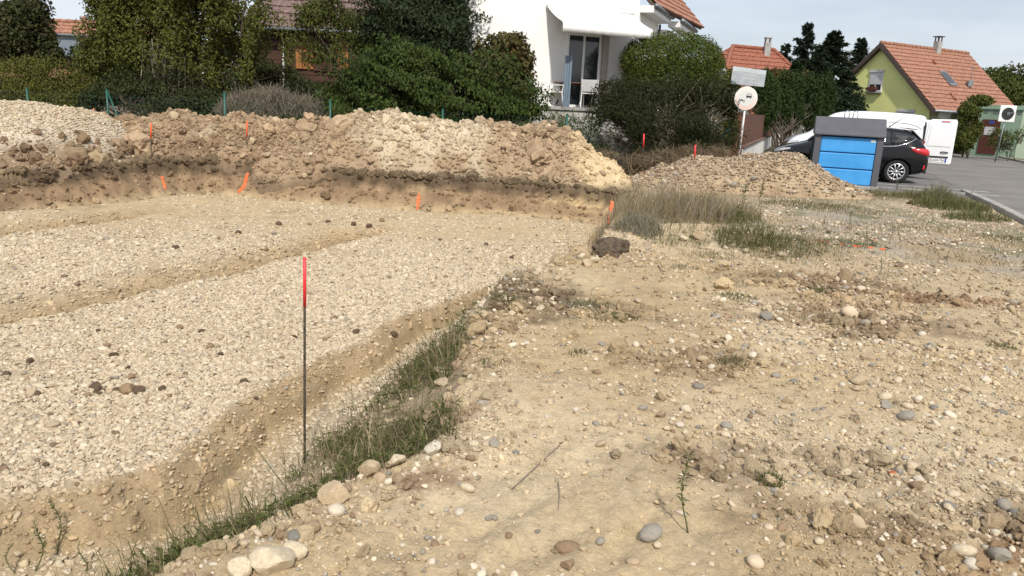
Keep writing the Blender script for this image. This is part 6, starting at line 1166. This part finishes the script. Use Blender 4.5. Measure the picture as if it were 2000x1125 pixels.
for H, n, mk, lab, grp, s0 in ((H_BRN, 75, ['clay', 'brown', 'beige'], '%s block of earth on the long brown spoil heap', 'blocks on the brown spoil heap', .125), (H_PAL, 85, ['cream', 'beige', 'clay'], '%s lump on the pale limestone spoil heap', 'lumps on the pale spoil heap', .11), (H_SML, 20, ['grey', 'cream', 'beige'], '%s stone on the low stony heap before the container', 'stones on the stony heap', .085)):
    ok = np.where(H['ok'] & (H['y'] < H['y'].mean() + .15) & (H['h'] > .1))[0]
    for k, i in enumerate(r.choice(ok, n, replace=False)):
        m_ = mk[r.integers(3)]; s_ = float(np.clip(s0 * math.exp(r.normal() * .35), .05, .26)); put_stone('clod' if s0 > .1 else 'cobble', 'clod' if s0 > .1 else 'cobble', m_, (H['x'][i], H['y'][i], H['z'][i]), s_, lab % {'clay': 'clay brown', 'brown': 'dark brown', 'beige': 'beige', 'cream': 'cream', 'grey': 'grey'}[m_], 'clod' if s0 > .1 else 'stone', grp, seed=int(1000 + k), rot=tuple(r.normal(size=3) * .5 + np.array([0, 0, r.uniform(0, 6)])), sink=.22)
RIM = [(600, 990), (680, 958), (760, 915), (775, 905), (815, 862), (835, 850), (868, 800), (875, 780), (858, 730), (890, 718), (905, 700), (925, 690), (900, 668), (940, 668), (930, 645), (960, 650), (985, 640), (945, 620), (1000, 615), (975, 600), (590, 1010), (620, 1005), (500, 1105), (575, 1085), (610, 1040), (745, 940), (790, 880), (1020, 600), (1045, 575), (1065, 560), (1090, 548), (1120, 535), (1145, 520), (1160, 512), (1230, 500), (1255, 492), (870, 830), (880, 760), (1135, 505), (910, 735)]
r = np.random.default_rng(425)
for i, (q, p) in enumerate(zip(RIM, hits(RIM))): mk = ['beige', 'clay', 'beige', 'cream', 'clay'][i % 5]; put_stone('bank_rock', 'clod' if i % 2 else 'block', mk, p, float(r.uniform(.03, .085)) * (1 + .05 * p[1]), '%s lump on the crest of the trench bank' % {'beige': 'beige', 'clay': 'brown', 'cream': 'cream'}[mk], 'stone', 'lumps along the trench bank', seed=1300 + i, sink=.2)
# the black earth block left standing at the corner of the bank
p = hit(1194, 502); bmm = bmesh.new(); bmesh.ops.create_cube(bmm, size=1); bmesh.ops.subdivide_edges(bmm, edges=bmm.edges, cuts=13, use_grid_fill=True); Pv = np.array([v.co[:] for v in bmm.verts]); c1, c2, c3 = Clump(71, 6), Clump(72, 14), Clump(73, 30)
Pv = Pv * .55 + unit(Pv) * .55 * .45; Pv = Pv * (1 + .15 * c1(Pv) + .08 * c2(Pv) + .035 * c3(Pv))[:, None] * np.array([.36, .46, .30]); Pv[:, 0] += (Pv[:, 2] + .23) * .35 * np.sin(Pv[:, 1] * 9 + 1); Pv[:, 1] += (Pv[:, 0]) * .3
for v, q in zip(bmm.verts, Pv): v.co = q
me = bpy.data.meshes.new('earth_block'); bmm.to_mesh(me); bmm.free(); me.materials.append(mat('black_rooty_earth', (.10, .072, .046), .97, .5, 14, 1.0, 45)); tag(link('earth_block', me, None, (p[0] - .03, p[1] + .22, p[2] + .0)), 'dark rooty block of earth standing at the corner of the bank', 'earth block')

# ------------------------------------------------------------------ grass and weeds
def blades(P, H, W, lean, C, r, name, parent=None, curl=.5):
    n = len(P); th = r.uniform(0, 6.283, n); S = np.stack([np.cos(th), np.sin(th), 0 * th], -1) * W[:, None] * .5; U3 = np.array([0, 0, 1.0]); L3 = np.concatenate([lean, np.zeros((n, 1))], 1)
    mid = P + U3 * (H * .6)[:, None] + L3 * (H * .35)[:, None]; tip = P + U3 * (H * (1 - curl * np.linalg.norm(lean, axis=1) * .5))[:, None] + L3 * H[:, None]
    V = np.stack([P - S, P + S, mid - S * .7, mid + S * .7, tip], 1).reshape(-1, 3); b = np.arange(n)[:, None] * 5; F = np.concatenate([b + np.array([[0, 1, 3]]), b + np.array([[0, 3, 2]]), b + np.array([[2, 3, 4]])]); return V, F, np.repeat(C, 5, 0)
PG = dict(green=[(.085, .105, .032), (.12, .14, .045), (.06, .075, .024)], dry=[(.27, .215, .125), (.20, .155, .09), (.33, .275, .17)], grey=[(.22, .20, .155), (.28, .255, .20)], olive=[(.10, .105, .042), (.13, .125, .055)])
def cols_of(r, n, mix): ks = list(mix); w = np.array([mix[k] for k in ks], float); out = np.zeros((n, 3)); ch = r.choice(len(ks), n, p=w / w.sum())
def cols_of(r, n, mix):
    ks = list(mix); w = np.array([mix[k] for k in ks], float); ch = r.choice(len(ks), n, p=w / w.sum()); out = np.zeros((n, 3))
    for i, k in enumerate(ks): m_ = ch == i; pal = np.array(PG[k]); out[m_] = pal[r.integers(len(pal), size=m_.sum())]
    return out * r.uniform(.75, 1.25, n)[:, None]
# grass bank along the pit
r = np.random.default_rng(701); x, y = box_pts(r, -2.9, .4, 1.9, 8.2, 2600); Zp, Dp = terrain(x, y, True)
cl_ = fbm(x, y, 1.6, 3, 703); tin = np.where(Dp['ins'], Dp['t'], -Dp['dR'])
pr_ = sstep(.95, .7, tin + .35 * cl_) * sstep(-.12, .05, tin) * np.clip(.35 + 2.2 * cl_, .03, 1) * np.maximum(sstep(-.5, -.05, fbm(x, y, .9, 3, 709)), .85 * sstep(3.9, 3.3, y)) * sstep(7.6, 6.2, y + .8 * cl_); pr_ = pr_ * np.where((y > 5.4), .55, 1)
k = (r.random(len(x)) < pr_) & in_view(x, y, Zp); P = np.stack([x, y, Zp], -1)[k]; n = len(P); H_ = .08 * np.exp(r.normal(size=n) * .6) * (1 + .4 * cl_[k]); 
V1, F1_, C1 = blades(P, H_, .0045 * np.exp(r.normal(size=n) * .3), r.normal(size=(n, 2)) * .55 + np.array([-.2, 0]), cols_of(r, n, dict(green=2.2, olive=2.6, dry=3.6)), r, 'g')
k2 = r.choice(n, 420); P2 = P[k2]; V2, F2_, C2 = blades(P2, r.uniform(.18, .42, 420), np.full(420, .0035), r.normal(size=(420, 2)) * .5 + np.array([-.15, .1]), cols_of(r, 420, dict(dry=4, olive=1)), r, 'g')
V = np.vstack([V1, V2]); F = np.vstack([F1_, F2_ + len(V1)]); C = np.vstack([C1, C2]); tag(link('grass_bank', np_mesh('grass_bank', V, F, M_GRASS, C)), 'green and straw coloured grass growing on the bank of the trench', 'grass', kind='stuff')
k3 = r.choice(n, 3600); P3 = P[k3] + np.array([0, 0, .02]); N3_ = unit(r.normal(size=(3600, 3)) * .6 + np.array([0, 0, 1])); A3 = r.normal(size=(3600, 3)) + np.array([0, 0, .5]); L3_ = r.uniform(.025, .07, 3600); Vl, Fl = leaf_quads(P3 + np.array([0, 0, 1]) * r.uniform(0, .06, (3600, 1)), N3_, unit(A3), L3_, L3_ * .24)
tag(link('bank_weeds', np_mesh('bank_weeds', Vl, Fl, M_GRASS, np.repeat(cols_of(r, 3600, dict(green=4, olive=1)), 4, 0))), 'low leafy weeds among the grass of the trench bank', 'weeds', kind='stuff')
def tuft(px, py, rad, h, n, mix, label, seed, lean=(0, 0), group=None, name='grass_tuft', cat='grass', w=.005, sp=.5, ry=None):
    r = np.random.default_rng(seed); p = hit(px, py); a = r.uniform(0, 6.283, n); q = np.sqrt(r.random(n)); x = p[0] + q * rad * np.cos(a); y = p[1] + q * (ry or rad) * np.sin(a); z = terrain(x, y); P = np.stack([x - p[0], y - p[1], z - p[2]], -1)
    dist = p[1]; ww = max(w, dist * .00055); V, F, C = blades(P, h * r.uniform(.45, 1.15, n) * (1.2 - .75 * q), np.full(n, ww), r.normal(size=(n, 2)) * sp + np.array(lean), cols_of(r, n, mix), r, 'b')
    o = link(name, np_mesh(name, V, F, M_GRASS, C), None, p); return tag(o, label, cat, group)
DG = dict(dry=4, grey=2, olive=.6); GG = dict(green=3, olive=2, dry=.6); MG = dict(green=2, olive=2, dry=2)
for i, a in enumerate(((1290, 425, 1.15, .8, 1600, DG, 'tall dry grass clump by the corner of the pit', (.25, .1)), (1370, 418, 1.0, .66, 1200, dict(dry=4, olive=1), 'brown dry grass clump in front of the low stony heap', (.15, 0)), (1245, 450, .35, .34, 700, dict(grey=3, green=1), 'grey dead grass hanging over the pit corner', (-.3, -.1)), (1310, 462, .55, .16, 700, dict(green=3, grey=1.5), 'low green grass behind the wedge shaped rock', (0, 0)),
        (1420, 430, .6, .36, 700, MG, 'mixed green and dry weeds right of the tall dry grass', (0, 0)), (1460, 470, .45, .42, 600, GG, 'leafy green weed clump behind the low sandy ridge', (0, 0)), (1530, 488, .55, .22, 700, GG, 'bushy low green weeds at the end of the low sandy ridge', (0, 0)), (1590, 500, .5, .1, 400, MG, 'flat mossy grass near the faint orange line', (0, 0)),
        (1640, 478, .4, .13, 300, GG, 'small grass patch behind the faint orange line', (0, 0)), (1855, 405, .8, .34, 1500, GG, 'thick green roadside grass beside the kerb', (0, 0)), (1905, 428, .6, .26, 900, GG, 'low green grass spilling over the kerb stones', (.2, 0)), (1830, 385, .4, .42, 400, MG, 'tall weedy grass at the corner of the parking bay', (0, 0)), (1780, 385, .45, .26, 450, MG, 'pale weeds in front of the black hatchback', (0, 0)),
        (1705, 380, .35, .2, 300, dict(dry=2, olive=2), 'thin yellow weeds at the foot of the container', (0, 0)), (1640, 408, .9, .1, 900, MG, 'short grass at the foot of the low stony heap', (0, 0)), (1560, 400, .8, .12, 700, MG, 'patchy grass under the stony heap slope', (0, 0)), (1985, 470, .7, .08, 700, GG, 'low green turf near the road kerb', (0, 0)), (1750, 445, .9, .06, 500, MG, 'sparse weeds on mossy gravel', (0, 0)),
        (1150, 600, .26, .07, 500, dict(green=2, grey=2), 'flattened grey green grass tuft on the sand', (.4, -.1)), (1200, 620, .24, .06, 350, dict(green=2, olive=2), 'trampled green tuft beside the flattened grass', (.3, -.1)), (1430, 712, .13, .09, 260, dict(olive=2, dry=2), 'crushed olive weed behind the upright cobble', (.2, 0)), (1505, 945, .07, .085, 220, GG, 'small green weed with yellow specks on bare ground', (0, 0)), (1430, 552, .3, .05, 250, dict(green=1, grey=2), 'flat dry tuft below the low sandy ridge', (.2, 0)),
        (1440, 582, .2, .07, 220, GG, 'dark green little tuft on pale sand', (0, 0)), (1330, 523, .22, .06, 200, dict(grey=2, green=1), 'grey uprooted tuft lying on the sandy slope', (.5, 0)), (1390, 500, .4, .07, 350, MG, 'thin grass on the front of the low sandy ridge', (0, 0)), (1600, 570, .16, .08, 200, GG, 'green tuft beside brown crumbly soil', (0, 0)), (1640, 630, .5, .05, 450, dict(dry=2, olive=2), 'withered grass on the brown soil patch', (.3, 0)), (1800, 605, .2, .05, 160, dict(grey=2, dry=1), 'dark withered tuft among grey pebbles', (.3, 0)), (1955, 680, .12, .05, 150, GG, 'tiny green tuft on pale sand', (0, 0)),
        (875, 690, .1, .16, 160, dict(dry=3, olive=1), 'dry upright tuft on the ragged stony bank', (0, 0)), (990, 585, .16, .08, 200, GG, 'bright green sprig at the bank edge', (-.3, 0)), (1010, 560, .3, .06, 250, dict(dry=2, olive=1), 'withered roots on the dark crumbled bank', (0, 0)), (960, 710, .12, .05, 120, GG, 'small fresh green tuft on the stony bank', (0, 0)), (1130, 690, .08, .06, 70, GG, 'single green sprig on bare sand', (0, 0)), (1240, 368, .3, .16, 220, dict(olive=2, green=1), 'green sod lying on the rim of the pit', (0, 0)), (345, 322, .6, .1, 500, dict(olive=2, green=1), 'thin dark grass along the pit rim by the brown heap', (0, 0)), (480, 330, .6, .07, 350, dict(olive=2, dry=1), 'dry grass fringe along the pit rim', (0, 0)), (1060, 358, .6, .08, 400, dict(olive=2, grey=1), 'grey green grass fringe on the rim below the sandy heap', (0, 0)))):
    tuft(a[0], a[1], a[2], a[3], a[4], a[5], a[6], 720 + i, a[7], ry=a[2] * .8)
# slender upright weeds
def sprig(px, py, top, label, seed, leafn=40, col='green', dx=6, lw=.22, stem=.004):
    r = np.random.default_rng(seed); p = hit(px, py); t = gy(px + dx, top, p[1]); h = max(.1, t[2] - p[2]); ex = t[0] - p[0]; root = thing('slender_weed', label, 'weed', p)
    pts = [(ex * s_ + .02 * math.sin(5 * s_ + seed), .02 * math.cos(4 * s_ + seed), h * s_ - .01) for s_ in np.linspace(0, 1, 7)]; m = MB(); m.path(pts, list(np.linspace(max(stem, p[1] * .0004), .002, 7)), 5); m.build('stem', M_TWIG if col != 'green' else mat('green_stem', (.10, .115, .045), .8), root, smooth=True)
    u = .3 + .7 * r.random(leafn) ** .8; P = np.array([[np.interp(q, np.linspace(0, 1, 7), [c[k] for c in pts]) for k in range(3)] for q in u]); A = unit(r.normal(size=(leafn, 3)) * np.array([1, 1, .4]) + np.array([0, 0, .7])); N = unit(r.normal(size=(leafn, 3)) + np.array([0, 0, 1])); L = h * r.uniform(.05, .12, leafn) * (1.25 - .5 * u); V, F = leaf_quads(P, N, A, L, L * lw)
    link('leaves', np_mesh('leaves', V, F, M_GRASS, np.repeat(cols_of(r, leafn, {col: 1, 'olive': .5}), 4, 0)), root)
for i, a in enumerate(((1335, 1038, 885, 'tall thin weed standing alone on the foreground sand', 70, 'green', 10), (1440, 480, 360, 'tall stalk rising from the leafy green weeds', 60, 'green', 14), (1485, 400, 340, 'leafy stalk in front of the low stony heap', 80, 'green', 6), (1740, 475, 430, 'short leafy stalk beside the faint orange line', 50, 'green', 3), (1755, 478, 450, 'second small stalk by the pale flat stone', 50, 'green', 1), (1690, 480, 440, 'weed stalk rising behind the faint orange line', 50, 'green', 6), (1660, 450, 405, 'thin stalk at the foot of the stony heap', 50, 'green', 5),
        (1895, 395, 365, 'brown seed stalk standing by the kerb', 40, 'dry', 6), (1835, 395, 355, 'brown stalk in the tall weedy grass', 40, 'dry', 5), (1750, 385, 352, 'pale stalk in front of the hatchback wheel', 60, 'olive', 2), (1715, 545, 500, 'thin weed at the edge of the brown soil', 40, 'green', 8), (1820, 440, 405, 'small weed standing on sandy gravel', 40, 'green', 2), (1112, 505, 440, 'thin brown twig standing in the pit corner', 6, 'dry', -3), (1160, 580, 560, 'short dead stalk above the flattened grass', 4, 'dry', -3),
        (395, 965, 905, 'pale dry stalk in the trench beside the stake', 4, 'dry', 2), (120, 1085, 975, 'spindly green weed at the near corner of the gravel pad', 60, 'green', -20), (70, 1120, 1010, 'small leafy weed at the near end of the trench', 60, 'green', 8), (160, 1120, 1050, 'low sprig in the near trench', 30, 'green', 4), (20, 1122, 1060, 'dark leafy sprig at the near pit edge', 60, 'green', 4), (700, 890, 800, 'yellow flowering stalk on the grass bank', 60, 'olive', 4), (540, 1010, 940, 'dry bent stalk on the lower grass bank', 20, 'dry', 30), (880, 690, 618, 'dry seed stalk on the ragged bank', 20, 'dry', 2))):
    sprig(a[0], a[1], a[2], a[3], 800 + i, a[4], a[5], a[6])
# dry twigs lying on the sand
for i, (pts, rr_, lab) in enumerate((([(1000, 958), (1040, 925), (1075, 890), (1100, 868)], .0036, 'long dry stick lying across the sand track'), ([(1090, 945), (1093, 975), (1090, 1000)], .0022, 'short curled root on the sand'), ([(1285, 520), (1297, 540)], .006, 'thin dark stick on the sandy slope'))):
    Hh = hits(pts); o0 = Hh[0]; m = MB(); m.path([tuple(h_ - o0 + np.array([0, 0, .008 + .01 * (k % 2)])) for k, h_ in enumerate(Hh)], list(np.linspace(rr_, rr_ * .5, len(Hh))), 6); o = m.build('dry_stick', M_TWIG, None, smooth=True); o.location = tuple(o0); tag(o, lab, 'stick')
# thin grass over the mossy gravel
r = np.random.default_rng(704); x, y = box_pts(r, 1.5, 11, 9.5, 18.5, 130); Zp, Dp = terrain(x, y, True); cl_ = fbm(x, y, 1.1, 4, 705); k = ~Dp['ins'] & (road_u(x, y) < -.25) & ~Dp['pk'] & (r.random(len(x)) < np.clip(.25 + 1.8 * cl_, .02, 1)); P = np.stack([x, y, Zp], -1)[k]; n = len(P)
V, F, C = blades(P, .06 * np.exp(r.normal(size=n) * .5), np.full(n, .009), r.normal(size=(n, 2)) * .7, cols_of(r, n, dict(green=2, olive=3, dry=2)), r, 'g'); tag(link('sparse_grass', np_mesh('sparse_grass', V, F, M_GRASS, C)), 'thin patchy grass growing through the mossy gravel', 'grass', kind='stuff')
